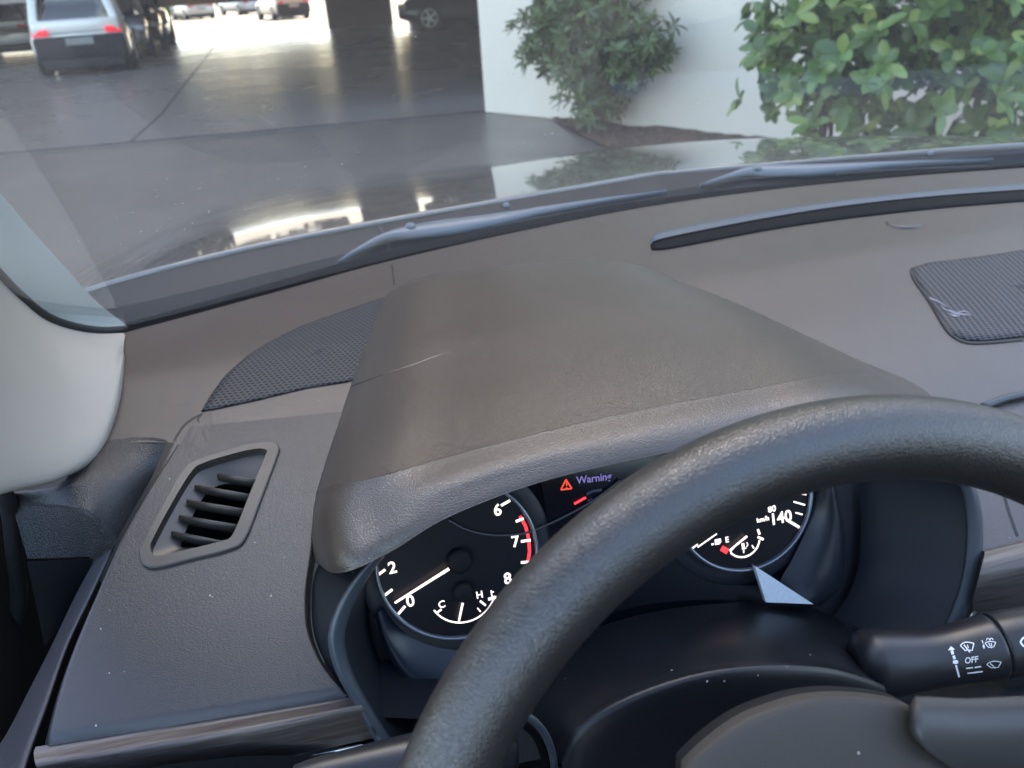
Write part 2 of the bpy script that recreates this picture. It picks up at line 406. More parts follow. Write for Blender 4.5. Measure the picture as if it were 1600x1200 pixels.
# ---- shrubs
def leaf_mat(name, c0, c1, c2):
    m, nt, b = mat(name); L = nt.links
    g = N(nt, 'ShaderNodeNewGeometry'); r = ramp(nt, g.outputs['Random Per Island'], [(0, c0), (.75, c1), (1, c2)])
    L.new(r, b.inputs['Base Color']); b.inputs['Roughness'].default_value = .32; b.inputs['Specular IOR Level'].default_value = .6
    tl = N(nt, 'ShaderNodeBsdfTranslucent'); L.new(r, tl.inputs[0]); mx = N(nt, 'ShaderNodeMixShader'); mx.inputs[0].default_value = .25
    L.new(b.outputs[0], mx.inputs[1]); L.new(tl.outputs[0], mx.inputs[2]); L.new(mx.outputs[0], nt.nodes['Material Output'].inputs[0]); return m
M_leaf1 = leaf_mat('leaf_dark', (.05, .085, .022), (.09, .14, .035), (.16, .22, .07))
M_leaf2 = leaf_mat('leaf_glossy', (.06, .12, .03), (.15, .26, .06), (.40, .48, .13))
M_bark = plain('bark', (.07, .045, .03), .9, var=.3, scale=30)
def leaves(name, pts, ll, lw, per, mt, parent, out=.6, rnd=random):
    V, F_ = [], []
    for (p, dirn) in pts:
        z = Vector(dirn).normalized(); a = z.orthogonal().normalized(); a.rotate(Matrix.Rotation(rnd.random()*6.28, 3, z)); b_ = z.cross(a)
        for k in range(per):
            th = 2*math.pi*k/per+rnd.uniform(-.3, .3); o_ = a*math.cos(th)+b_*math.sin(th)
            el = rnd.uniform(.1, .8); d = (o_*(1-el*.5)+z*el).normalized(); s = d.cross(z)
            if s.length < 1e-3: continue
            s.normalize(); nn = s.cross(d).normalized()
            L_ = ll*rnd.uniform(.5, 1.2); W_ = lw*rnd.uniform(.8, 1.15); droop = rnd.uniform(.05, .3)
            i = len(V)
            prof = ((0, .08), (.3, .75), (.62, 1), (.88, .62), (1, .03))
            for t, wv in prof:
                c = p+d*(L_*t)-nn*(droop*L_*t*t)
                V += [c-s*(W_*wv/2)+nn*(.18*W_*wv), c, c+s*(W_*wv/2)+nn*(.18*W_*wv)]
            for q in range(4):
                for e in (0, 1):
                    F_.append((i+3*q+e, i+3*q+e+1, i+3*q+e+4, i+3*q+e+3))
    return mesh_obj(name, V, F_, mt, parent)
def shrub(name, base, blobs, n, ll, lw, per, mt, label, seed, stems):
    rnd = random.Random(seed); e = empty(name, base, label, 'shrub', 'shrubs along the white wall'); B = Vector(base); pts = []
    tot = sum(b[3]**2 for b in blobs)
    for (x, y, z, r) in blobs:
        for _ in range(int(n*r*r/tot)):
            v = Vector((rnd.gauss(0, 1), rnd.gauss(0, 1), rnd.gauss(0, 1))).normalized()
            q = Vector((x, y, z))+v*r*(rnd.random()**.4)
            q += Vector((rnd.uniform(-1, 1), rnd.uniform(-1, 1), rnd.uniform(-1, 1)))*.06
            if q.z < GZ+.05: continue
            pts.append((q-B, (v+Vector((0, 0, .7))+Vector((rnd.uniform(-.5, .5), rnd.uniform(-.5, .5), 0))).normalized()))
    leaves('foliage', pts, ll, lw, per, mt, e, rnd=rnd)
    V, F_ = [], []
    bm = bmesh.new()
    for k in range(stems):
        x, y, z, r = blobs[k % len(blobs)]
        p0 = Vector((rnd.uniform(-.08, .08), rnd.uniform(-.08, .08), 0)); p1 = Vector((x, y, z))-B+Vector((rnd.uniform(-r, r)*.6, rnd.uniform(-r, r)*.6, rnd.uniform(-.2, r)*.6))
        pm = (p0+p1)/2+Vector((rnd.uniform(-.1, .1), rnd.uniform(-.1, .1), .05))
        P = cat([tuple(p0), tuple(pm), tuple(p1)], 4); prev = None
        for i, c in enumerate(P):
            rr = .016*(1-i/len(P))+.004
            ring = [bm.verts.new(Vector(c)+Vector((math.cos(a)*rr, math.sin(a)*rr, 0))) for a in (0, 1.57, 3.14, 4.71)]
            if prev:
                for j in range(4): bm.faces.new((prev[j], prev[(j+1) % 4], ring[(j+1) % 4], ring[j]))
            prev = ring
    bm_obj('stem', bm, M_bark, e, True)
    return e
b1 = PZ(925, 196, GZ)
sx = lambda px, py, y: PY(px, py, y)
def blob(px, py, y, rpx):
    p = PY(px, py, y); return (p.x, p.y, p.z, rpx*p.dot(cf)/F)
shrub('small_shrub', (b1.x, b1.y, GZ), [blob(915, 40, 6.8, 95), blob(850, 62, 7.1, 50), blob(975, 80, 6.4, 62), blob(925, 120, 6.7, 62), blob(925, 158, 6.6, 40), blob(930, -60, 6.8, 120), blob(1020, 66, 6.1, 36)],
      900, .11, .032, 7, M_leaf1, 'dark green bushy shrub in the mulch by the wall corner, left of the larger one', 3, 9)
shrub('large_shrub', (2.85, 3.9, GZ), [blob(1330, 60, 3.6, 150), blob(1230, 95, 3.7, 85), blob(1480, 70, 3.5, 170), blob(1600, 110, 3.4, 170), blob(1300, 160, 3.6, 75), blob(1420, -80, 3.6, 200), blob(1640, -60, 3.4, 200), blob(1730, 120, 3.3, 180), blob(1250, -10, 3.7, 80)],
      760, .115, .058, 6, M_leaf2, 'bright green broad-leaved shrub at the right, close to the car', 5, 14)
# mulch bed
def mulch():
    m, nt, b = mat('mulch'); L = nt.links
    tc = N(nt, 'ShaderNodeTexCoord'); v = N(nt, 'ShaderNodeTexVoronoi', Scale=28.0); L.new(tc.outputs['Object'], v.inputs[0])
    L.new(ramp(nt, v.outputs['Color'], [(0, (.025, .015, .01)), (.6, (.09, .05, .032)), (1, (.20, .11, .06))]), b.inputs['Base Color'])
    bp = N(nt, 'ShaderNodeBump', Strength=1.0, Distance=.03); L.new(v.outputs[0], bp.inputs['Height']); L.new(bp.outputs[0], b.inputs['Normal']); b.inputs['Roughness'].default_value = .9; return m
M_mulch = mulch()
A_ = [PZ(850, 178, GZ), PZ(890, 205, GZ), PZ(960, 240, GZ), PZ(1100, 290, GZ), PZ(1400, 330, GZ)]
B_ = [PZ(800, 165, GZ)+back*.05, PZ(900, 180, GZ)+back*.25, PZ(1000, 195, GZ)+back*.3, PZ(1200, 225, GZ)+back*.3, PZ(1560, 275, GZ)+back*.4]
def mul(x, y, z):
    return Vector((x, y, z+.015+.012*math.sin(x*9+y*4)*math.cos(y*7)+random.uniform(0, .02)))
o = ruled('mulch_bed', A_, B_, M_mulch, n=70, m=24, fn=mul, d=(0, 0, 1)); tag(o, kind='structure')
# dark box at the foot of the wall
p = PZ(822, 172, GZ); o = box_obj('drain_box', (p.x, p.y, GZ+.10), (.28, .22, .20), plain('box_black', (.02, .018, .018), .6), bw=.03, rz=-.9)
tag(o, 'small black box on the ground against the end of the white wall', 'box')

# ---- cars
M_cglass = plain('car_glass', (.012, .014, .016), .08, spec=.8)
M_tyre = plain('tyre', (.014, .014, .015), .8)
M_alloy = plain('alloy', (.45, .45, .46), .3, metal=.9)
M_tail = plain('tail_lens', (.65, .02, .03), .2, spec=.8)
M_taillit = glow('tail_lit', (.8, .02, .04), .14)
M_head = plain('head_lens', (.6, .63, .65), .1, spec=.8)
M_plate = plain('plate_grey', (.25, .25, .24), .5)
M_clad = plain('cladding', (.008, .009, .012), .55, spec=.3)
def make_car(name, loc, rz, col, label, L=4.6, W=1.84, Hh=1.62, suv=True, clad=False, metal=.4, group='cars parked beyond the driveway', lit=False, low_col=None):
    """origin under the middle of the REAR bumper; the car points to its own +Y"""
    e = empty(name, (loc[0], loc[1], GZ), label, 'car', group, rz)
    pm = paint(name+'_paint', col, metal)
    # lower body stations: y, half width, z low, z belt
    hw = W/2
    st = [(0.0, hw*.80, .42, .78), (.06, hw*.93, .30, .90), (.35, hw*.985, .24, .98), (1.2, hw, .22, .97), (2.6, hw, .22, .95), (3.3, hw*.99, .22, .93), (3.9, hw*.96, .24, .86), (L-.25, hw*.88, .28, .76), (L, hw*.70, .36, .62)]
    V = []
    for (y, h, z0, z1) in st:
        V += [(-h*.9, y, z0), (-h, y, z0+.12), (-h, y, (z0+z1)/2+.05), (-h*.93, y, z1), (-h*.6, y, z1+.03), (0, y, z1+.05), (h*.6, y, z1+.03), (h*.93, y, z1), (h, y, (z0+z1)/2+.05), (h, y, z0+.12), (h*.9, y, z0)]
    fs = grid_faces(len(st), 11, True)+[tuple(range(11)), tuple(range((len(st)-1)*11, len(st)*11))]
    o = mesh_obj('body', V, fs, pm, e); bevel(o, .08, 3)
    # greenhouse
    y0, y1, y2, y3 = (.12, .42, 2.55, 3.35) if suv else (.55, 1.25, 2.45, 3.3)
    zb, zt = .93, Hh
    gs = [(y0, hw*.80, zb, hw*.66, zb+.02), (y0+.06, hw*.84, zb, hw*.72, zb+(zt-zb)*.45), (y1, hw*.88, zb, hw*.70, zt-.05), ((y1+y2)/2, hw*.90, zb, hw*.72, zt), (y2, hw*.90, zb, hw*.70, zt-.05), (y3, hw*.84, zb, hw*.72, zb+.03)]
    V = []
    for (y, hb, z0, ht, z1) in gs:
        V += [(-hb, y, z0), (-ht, y, z1-.03), (-ht*.6, y, z1), (ht*.6, y, z1), (ht, y, z1-.03), (hb, y, z0)]
    o = mesh_obj('windows', V, grid_faces(len(gs), 6)+[tuple(range(6)), tuple(range(30, 36))], M_cglass, e); bevel(o, .02, 2)
    bm = bmesh.new()
    vr = []
    for (y, hb, z0, ht, z1) in gs[2:5]: vr.append([bm.verts.new((s*ht*1.02, y, z1+(.012 if abs(s) < 1 else -.02))) for s in (-1, -.6, 0, .6, 1)])
    for a, b_ in zip(vr, vr[1:]):
        for k in range(4): bm.faces.new((a[k], a[k+1], b_[k+1], b_[k]))
    o = bm_obj('roof', bm, pm, e, True); solid(o, .03, 0)
    for s in (-1, 1):
        for i, j in ((0, 2), (3, 3), (5, 4)):
            bm = bmesh.new(); a, b_ = gs[i], gs[j]
            q = [Vector((s*a[1]*1.01, a[0], zb)), Vector((s*b_[3]*1.03, b_[0] if i != 3 else a[0], b_[4]-.02))]
            wdt = .22 if (i == 0 and suv) else .08
            vs = [bm.verts.new(q[0]+Vector((0, -wdt/2 if i != 0 else 0, 0))), bm.verts.new(q[0]+Vector((0, wdt/2 if i != 0 else wdt, 0))), bm.verts.new(q[1]+Vector((0, wdt/2, 0))), bm.verts.new(q[1]+Vector((0, -wdt/2, 0)))]
            bm.faces.new(vs); o = bm_obj('pillar', bm, pm, e); solid(o, .04, 0)
    if suv:     # tailgate surround under the rear window, wide rear corners
        bm = bmesh.new(); box(bm, (0, .04, .88), (W*.86, .14, .26)); o = bm_obj('tailgate', bm, pm, e); bevel(o, .05)
        for s in (-1, 1):
            bm = bmesh.new(); vs = box(bm, (s*hw*.80, .20, 1.18), (.17, .30, .52))
            for v in vs:
                if v.co.z > 1.2: v.co.x -= s*.10; v.co.y += .14
            o = bm_obj('rear_quarter', bm, pm, e); bevel(o, .04)
    bm = bmesh.new(); box(bm, (0, .02, .50), (W*.90, .22, .44)); o = bm_obj('rear_bumper', bm, M_clad if clad else pm, e); bevel(o, .07)
    bm = bmesh.new(); box(bm, (0, .30, .22), (W*.80, .9, .20)); o = bm_obj('valance_shadow', bm, M_clad, e); bevel(o, .04)  # valance set low, its black standing in for the underbody shadow
    for s in (-1, 1):
        bm = bmesh.new(); vs = box(bm, (s*hw*.72, -.05, .80), (.30, .12, .11))
        for v in vs:
            if v.co.x*s > hw*.7: v.co.z += -.02; v.co.y += .12
        o = bm_obj('tail_light', bm, M_taillit if lit else M_tail, e); bevel(o, .03)
        bm = bmesh.new(); vs = box(bm, (s*hw*.72, L-.12, .66), (.34, .25, .15)); o = bm_obj('headlight', bm, M_head, e); bevel(o, .04)
    bm = bmesh.new(); box(bm, (0, -.105, .62), (.5, .02, .13)); bm_obj('number_plate', bm, M_plate, e)
    bm = bmesh.new(); box(bm, (0, L-.10, .48), (W*.62, .2, .2)); o = bm_obj('grille', bm, M_clad, e); bevel(o, .04)
    for s in (-1, 1):
        for y in (.85, L-.88):
            c = Vector((s*(hw-.10), y, .34)); bm = bmesh.new()
            mt = Matrix.Translation(c) @ Matrix.Rotation(R(90), 4, 'Y')
            bmesh.ops.create_cone(bm, cap_ends=True, segments=28, radius1=.34, radius2=.34, depth=.23, matrix=mt)
            t = bm_obj('tyre', bm, M_tyre, e); bevel(t, .03)
            bm = bmesh.new()
            for k in range(5):
                a = k*2*math.pi/5; q = Matrix.Translation(c+Vector((s*.108, 0, 0))) @ Matrix.Rotation(a, 4, 'X') @ Matrix.Translation((0, .11, 0)) @ Matrix.Diagonal((.03, .22, .06, 1))
                bmesh.ops.create_cube(bm, size=1, matrix=q)
            bmesh.ops.create_cone(bm, cap_ends=True, segments=20, radius1=.06, radius2=.05, depth=.05, matrix=Matrix.Translation(c+Vector((s*.11, 0, 0))) @ Matrix.Rotation(R(90), 4, 'Y'))
            # rim lip
            n = 28; ring = []
            for k in range(n):
                a = 2*math.pi*k/n; ring.append([bm.verts.new(c+Vector((s*xx, math.cos(a)*rr, math.sin(a)*rr))) for xx, rr in ((.118, .245), (.128, .235), (.128, .215), (.10, .205))])
            for k in range(n):
                for j in range(3): bm.faces.new((ring[k][j], ring[k][j+1], ring[(k+1) % n][j+1], ring[(k+1) % n][j]))
            bm_obj('wheel_rim', bm, M_alloy, t)
    return e
p = PZ(140, 116, GZ)
make_car('white_suv', (p.x, p.y), R(8), (.74, .73, .68), 'white SUV with black lower tail and red lamps, seen from behind at far left', clad=True, lit=True, metal=.1)
for (px, py, nm_, col, lab, mt_) in ((236, 90, 'silver_car', (.62, .63, .63), 'silver car, its nose just showing past the white SUV', .3),
                           (258, 78, 'maroon_car', (.06, .010, .012), 'dark maroon car between two silver ones at the garage exit', .3),
                           (270, 70, 'silver_car', (.66, .66, .66), 'silver car farthest along the row, next to the bright exit', .3)):
    p = PZ(px, py, GZ); make_car(nm_, (p.x-1.45, p.y+4.6), R(188), col, lab, metal=mt_)
p = PZ(28, 88, GZ)
make_car('grey_car', (p.x-.3, p.y), R(8), (.22, .22, .22), 'dark grey parked car cut off by the left edge of the frame', suv=True)
p = PZ(655, 50, GZ)
make_car('black_car', (p.x+4.15, p.y+.5), R(83), (.012, .012, .013), 'black car seen from the side, standing in the garage beside the white wall', suv=True)
# beyond the far opening, in full sun
for (px, py, ry, col, suv, name, lab) in ((318, 30, 20, (.42, .42, .40), True, 'white_car', 'white car in full sun beyond the garage, leftmost of the three'),
                                  (402, 22, 26, (.34, .36, .40), False, 'white_car', 'pale car half hidden in the sun, middle one of the three'),
                                  (462, 30, 15, (.42, .40, .36), True, 'white_car', 'white car with dark bumper in full sun, rightmost beside the column')):
    p = PZ(px, py, GZ); make_car(name, (p.x, p.y), R(ry), col, lab, suv=suv, clad=(px == 462), group='sunlit cars beyond the garage', metal=.05)
hp = PZ(280, 30, GZ)
shrub('sunlit_bush', (hp.x, hp.y+1, GZ), [(hp.x, hp.y+1, GZ+.8, .9), (hp.x-.9, hp.y+1.2, GZ+.8, .9), (hp.x-.3, hp.y+1.2, GZ+1.7, .8)], 260, .32, .16, 6,
      M_leaf2, 'yellow-green bush in sun beyond the garage, left of the white cars', 9, 5)

hq = PZ(390, 8, GZ)  # hedge added to block the horizon sky behind the garage exit
shrub('sky_block_hedge', (hq.x, hq.y+2, GZ), [(hq.x-9+k*1.5, hq.y+3+.4*math.sin(k), GZ+.9, 1.1) for k in range(13)], 620, .42, .2, 6, M_leaf2, 'long green hedge added behind the pale cars to block the bright horizon sky', 12, 13)
# ------------------------------------------------------------------ our own car: cabin
car = empty('parked_car', (0, 0, 0), 'the grey car we sit in: dark dashboard, steering wheel, windscreen, wipers and bonnet', 'car')
XC = .53
def h(x, y):
    z = -.298
    k = .70+.10*(x-.42)*.3
    t = k-y; z -= .14*(math.sqrt(t*t+.0002)+t)/2
    if y < .60: z -= .72*(.60-y)**2
    z += .006*math.cos((x-XC)*2)
    return z
def H_(px, py, off=0.0):
    """ray from the eye onto the dashboard surface"""
    d = ray(px, py); lo, hi = .1, 3.0
    for _ in range(50):
        m = (lo+hi)/2; p = d*m
        if p.z > h(p.x, p.y): lo = m
        else: hi = m
    p = d*lo; p.z += off; return p
EDGE = [H_(*q) for q in ((150, 530), (197, 519), (300, 492), (450, 451), (600, 410), (800, 364), (1000, 325), (1200, 297), (1400, 277), (1600, 262))]
EC = np.polyfit([abs(q.x-XC) for q in EDGE], [q.y for q in EDGE], 3)
EX = [q.x for q in EDGE]; EY = [q.y for q in EDGE]
def yb(x):
    if x > EX[-1]: return float(np.interp(2*EX[-1]-x, EX, EY)) if 0 else EY[-1]-.22*(x-EX[-1])**1.3-.12*(x-EX[-1])
    if x < EX[0]: return EY[0]
    return float(np.interp(x, _ex, _ey))
_ex, _ey = zip(*cat(np.array([EX, EY]).T, 8)) 
def poly_patch(name, outline, m, parent, off=.001, rings=10, n=90, thick=0, smooth=True, bow=0.0):
    """closed outline (pixels) laid on the dashboard surface"""
    q = resample(list(outline)+[outline[0]], n+1, smooth)[:-1]; P = [H_(*a) for a in q]; c = sum(P, Vector())/len(P); V = []
    for k in range(rings+1):
        t = 1-k/rings*.999
        for p in P:
            v = c.lerp(p, t); V.append((v.x, v.y, h(v.x, v.y)+off+bow*(1-t*t)))
    o = mesh_obj(name, V, grid_faces(rings+1, n, True), m, parent); up_normals(o)
    if thick: solid(o, thick)
    return o
# dashboard top
xs = np.unique(np.r_[np.linspace(-.262, 1.32, 170), np.linspace(.36, .46, 50), np.linspace(-.25, -.12, 60)]); V = []; NR = 150
FB = [H_(*q) for q in ((120, 694), (160, 692), (272, 691))]+[Vector((-.10, .562, 0)), Vector((.30, .562, 0))]+[H_(*q) for q in ((1330, 572), (1400, 612), (1440, 640), (1490, 700), (1522, 752), (1532, 800), (1538, 868))]
FB.append(Vector((FB[-1].x+.04, .28, 0))); FB[0].y = FB[1].y; FB[3].x = FB[2].x+.012; FB[4].x = FB[5].x-.01
FBX = [q.x for q in FB]; FBY = [q.y for q in FB]
for k in range(1, len(FBX)): FBX[k] = max(FBX[k], FBX[k-1]+.0005)
def yfront(x): return float(np.interp(x, FBX, FBY))
CUT = [H_(*q) for q in ((1285, 560), (1385, 606), (1436, 640), (1480, 700), (1508, 752), (1518, 800), (1524, 872))]
WD = [H_(*q) for q in ((1533, 862), (1590, 848), (1640, 836), (1700, 822))]
CY = [q.y for q in CUT][::-1]; CX = [q.x for q in CUT][::-1]
def gone(x, y): return y < .562 and (x < float(np.interp(y, CY, CX)) or y < float(np.interp(x, [q.x for q in WD], [q.y for q in WD]))-.004)
kp = []; Fd = []
xl = np.linspace(-.262, -.119, 50); xr = xs[xs >= -.12]
for i in range(NR+1):
    t = i/NR
    for x in xl:
        y = yb(x)*(1-t)+yfront(x)*t; V.append((x, y, h(x, y))); kp.append(False)
Fd = grid_faces(NR+1, len(xl)); n0 = len(V)
for i in range(NR+21):
    t = i/NR
    for x in xr:
        y = yb(x)*(1-t)+.33*t; V.append((x, y, h(x, y)-(.0012*min(1, max(0, (.62-y)/.035)) if x < .02 else 0))); kp.append(gone(x, y))
Fd += [tuple(n0+k for k in f) for f in grid_faces(NR+21, len(xr)) if not any(kp[n0+k] for k in f)]
dash = mesh_obj('dashboard', V, Fd, M_dash, car); up_normals(dash)
# driver-side lower panel
HOLE = [(222, 874), (229, 886), (247, 889), (357, 861), (383, 844), (434, 712), (436, 702), (424, 696), (388, 700), (312, 724), (288, 741), (225, 858)]
def inside(px, py, poly):
    c = False; n = len(poly)
    for i in range(n):
        x1, y1 = poly[i]; x2, y2 = poly[(i+1) % n]
        if (y1 > py) != (y2 > py) and px < (x2-x1)*(py-y1)/(y2-y1)+x1: c = not c
    return c
Lc = resample([(285, 668), (270, 692), (236, 745), (205, 796), (176, 850), (140, 930), (105, 1010), (78, 1085), (57, 1163)], 200)
Rc = resample([(565, 640), (520, 720), (497, 800), (491, 860), (483, 925), (487, 985), (512, 1040), (549, 1083)], 200)
V = []; keep = []
NC = 170
hin = [(p[0]+(328-p[0])*.06, p[1]+(790-p[1])*.06) for p in HOLE]
for i in range(200):
    for j in range(NC+1):
        t = j/NC; q = Lc[i]*(1-t)+Rc[i]*t; p = H_(*q)
        e = min(t, 1)*0; dl = (1-min(1, t/.045))**2*.010; dr = (1-min(1, (1-t)/.02))**2*.006*(i > 60); db = (max(0, i-192)/8)**2*.004
        V.append((p.x, p.y, p.z-dl-dr-db)); keep.append(inside(q[0], q[1], hin))
fs = [f for f in grid_faces(200, NC+1) if not all(keep[k] for k in f)]
low = mesh_obj('lower_panel', V, fs, M_dash_low, dash); up_normals(low)
T_dash, T_low = bvh(dash), bvh(low)

# air vent in that panel
ctr = Vector(H_(328, 790))
def ring_pts(outl, off, n=90): return [Vector((p.x, p.y, p.z+off)) for p in (H_(*a) for a in resample(list(outl)+[outl[0]], n+1)[:-1])]
OUT = [(219, 873), (226, 886), (247, 890), (300, 877), (359, 862), (384, 845), (410, 780), (436, 710), (437, 700), (424, 694), (387, 698), (310, 722), (286, 740), (250, 803), (222, 857)]
INN = [(236, 858), (239, 869), (250, 872), (295, 862), (347, 849), (365, 838), (390, 778), (416, 714), (417, 708), (408, 704), (378, 709), (321, 726), (299, 742), (264, 800), (238, 850)]
HOL = [(276, 832), (277, 838), (284, 838), (320, 838), (356, 838), (366, 830), (380, 790), (394, 752), (395, 744), (388, 742), (366, 740), (345, 739), (324, 748), (305, 770), (285, 810)]
dn = Vector((-.0, .10, -1)).normalized()
r0_ = ring_pts(OUT, -.002); r1 = ring_pts(OUT, .0018); r1b = [a.lerp(b, .08)+Vector((0, 0, .0006)) for a, b in zip(r1, ring_pts(INN, .0022))]
r2 = ring_pts(INN, .0022); r3 = [p+dn*.004 for p in ring_pts(INN, 0)]
r4 = [p+dn*.011 for p in ring_pts(HOL, 0)]; r5 = [p+dn*.05 for p in ring_pts(HOL, 0)]
V = r0_+r1+r1b+r2+r3+r4+r5
fm = []
for k in range(6): fm += [1 if k == 5 else 0]*90
vent = mesh_obj('air_vent', V, grid_faces(7, 90, True)+[tuple(range(6*90, 7*90))], M_vent, dash, mats=[M_vent, M_void], fmats=fm+[1])
es = vent.modifiers.new('edges', 'EDGE_SPLIT'); es.split_angle = R(32)
for (a, b_) in (((338, 734), (399, 744)), ((303, 752), (391, 767)), ((290, 775), (383, 790)), ((278, 799), (373, 815)), ((266, 824), (357, 842))):
    pa, pb = H_(*a)+dn*.0055, H_(*b_)+dn*.0055
    dv = (pb-pa).normalized(); up = Vector((0, -.35, 1)).normalized(); sd_ = dv.cross(up).normalized()
    V = []
    for p in (pa, pb):
        for s, t in ((-.0012, .0012), (0, .0022), (.0016, .0014), (.0022, -.006), (.0006, -.009), (-.0012, -.006)): V.append(p+sd_*s+up*t)
    o = mesh_obj('slat', V, grid_faces(2, 6, True)+[tuple(range(6)), tuple(range(6, 12))], M_vent, dash)
# left speaker mesh
SPK = [(315, 644), (330, 618), (352, 588), (385, 558), (420, 536), (470, 511), (540, 486), (600, 466), (640, 470), (640, 560), (545, 597), (480, 607), (400, 626)]
poly_patch('speaker_grille', SPK, M_grille, dash, off=.0012, thick=.001, smooth=False, n=120)
# right speaker mesh
SP2 = [(1424, 420), (1450, 412), (1520, 404), (1600, 392), (1700, 376), (1740, 520), (1600, 527), (1540, 533), (1510, 533), (1490, 525), (1475, 511), (1450, 468), (1426, 430)]
g2 = poly_patch('speaker_grille', SP2, M_grille2, dash, off=.0015, thick=.001, smooth=False, n=160)
tg2 = bvh(g2)
ribbon_px('edge_line', T_dash, [(1423, 421), (1428, 437), (1452, 472), (1477, 514), (1492, 528), (1512, 536), (1545, 536), (1600, 531)], 3, M_rubber, dash, .0012)
# dust smear lying on the right mesh
V, F_ = [], []
for pts, wv in (([(1441, 462), (1452, 466), (1468, 473), (1480, 480)], [1, 3, 2, 1]), ([(1478, 484), (1490, 489), (1506, 492), (1518, 493)], [1, 4, 3, 1]), ([(1470, 478), (1476, 484), (1490, 487)], [1, 2, 1]), ([(1496, 488), (1508, 487), (1516, 491)], [1, 2, 1]), ([(1483, 491), (1492, 494), (1500, 494)], [1, 4, 1])):
    a, b_ = strip_px(tg2, pts, wv, .0006, 12, True, len(V)); V += a; F_ += b_
mesh_obj('dust_smear', V, F_, plain('dust_grey', (.20, .19, .20), .9, var=.8, scale=1500), dash)
# seams
ribbon_px('seam', T_dash, [(612, 414), (614, 428), (616, 446)], 3, M_rubber, dash)
ribbon_px('seam', T_dash, [(160, 694), (185, 688), (215, 685), (245, 686), (272, 692)], 2.5, M_rubber, dash)
ribbon_px('seam', T_dash, [(270, 692), (285, 668), (300, 655), (316, 647)], 3, M_rubber, dash)
ribbon_px('seam', T_dash, [(316, 647), (309, 655), (312, 660)], 1.8, M_rubber, dash)
# defroster slot: raised lip with a mesh strip in front of it
lipc = [(1016, 384), (1030, 376), (1100, 361), (1200, 342), (1300, 326), (1400, 314), (1500, 305), (1600, 298), (1720, 288)]
meshc = [(1018, 391), (1040, 390), (1100, 379), (1200, 360), (1300, 345), (1400, 333), (1500, 323), (1600, 315), (1720, 305)]
lipt = [(1018, 379), (1034, 369), (1100, 353), (1200, 335), (1300, 320), (1400, 308), (1500, 299), (1600, 291), (1720, 281)]
rows = [[H_(*p, off=-.002) for p in lipt], [H_(*p, off=.004) for p in lipt], [H_(a[0], a[1]*.35+b_[1]*.65, off=.0055) for a, b_ in zip(lipc, lipt)], [H_(*p, off=.002) for p in lipc]]
loft('defroster_lip', rows, plain('lip_plastic', (.05, .066, .082), .40), dash, d=(0, 0, 1))
ruled('defroster_mesh', [H_(*p) for p in lipc], [H_(*p) for p in meshc], M_slot, dash, n=60, m=3, fn=lambda x, y, z: Vector((x, y, h(x, y)+.0012)), d=(0, 0, 1), thick=.001)
# little sensor disc
sn = H_(1412, 350); 
bm = bmesh.new(); bmesh.ops.create_cone(bm, cap_ends=True, segments=32, radius1=.021, radius2=.019, depth=.003, matrix=Matrix.Translation(sn+Vector((0, 0, .001))))
o = bm_obj('sensor_cap', bm, M_dash, dash); bevel(o, .001)
# thin bright bar at the top of the centre screen
tube('screen_edge', [H_(1535, 640, .003), H_(1570, 629, .004), H_(1610, 620, .004), H_(1700, 600, .004)], .0032, M_frame, dash)

# cluster hood
def hz(rows_): return [[PZ(*p) for p in r] for r in rows_]
HR = [
 [(492, 872, -.297), (528, 893, -.290), (606, 862, -.277), (700, 806, -.264), (850, 750, -.2545), (1040, 706, -.25), (1200, 676, -.252), (1350, 655, -.258), (1462, 640, -.276)],
 [(486, 838, -.292), (518, 862, -.282), (598, 838, -.268), (692, 784, -.256), (845, 730, -.2465), (1032, 687, -.242), (1195, 655, -.244), (1350, 632, -.250), (1462, 622, -.272)],
 [(487, 800, -.292), (510, 805, -.275), (590, 795, -.260), (685, 757, -.2485), (838, 710, -.240), (1020, 668, -.236), (1185, 634, -.238), (1335, 606, -.245), (1445, 603, -.268)],
 [(492, 765, -.296), (520, 758, -.274), (592, 745, -.258), (684, 718, -.247), (828, 680, -.2385), (1003, 640, -.2345), (1165, 610, -.2365), (1312, 585, -.245), (1415, 586, -.270)],
 [(512, 700, -.302), (545, 680, -.276), (612, 660, -.258), (696, 638, -.247), (822, 608, -.239), (980, 574, -.235), (1120, 552, -.238), (1250, 537, -.248), (1345, 558, -.280)],
 [(532, 640, -.305), (566, 612, -.278), (628, 592, -.260), (706, 572, -.249), (818, 545, -.241), (955, 515, -.238), (1080, 500, -.242), (1185, 496, -.254), (1262, 520, -.288)],
 [(547, 592, -.306), (584, 560, -.280), (640, 540, -.262), (710, 522, -.252), (812, 500, -.245), (935, 476, -.243), (1040, 464, -.249), (1120, 464, -.262), (1180, 482, -.294)],
 [(566, 535, -.306), (602, 502, -.286), (650, 484, -.268), (712, 470, -.260), (800, 452, -.254), (905, 436, -.254), (990, 430, -.261), (1050, 436, -.274), (1100, 450, -.300)],
 [(584, 482, -.306), (612, 456, -.294), (654, 442, -.280), (712, 432, -.272), (800, 418, -.268), (895, 409, -.270), (965, 410, -.278), (1015, 420, -.290), (1048, 430, -.306)],
 [(596, 460, -.309), (622, 441, -.309), (660, 428, -.309), (716, 418, -.309), (800, 408, -.309), (885, 401, -.309), (950, 403, -.309), (995, 412, -.309), (1032, 424, -.309)]]
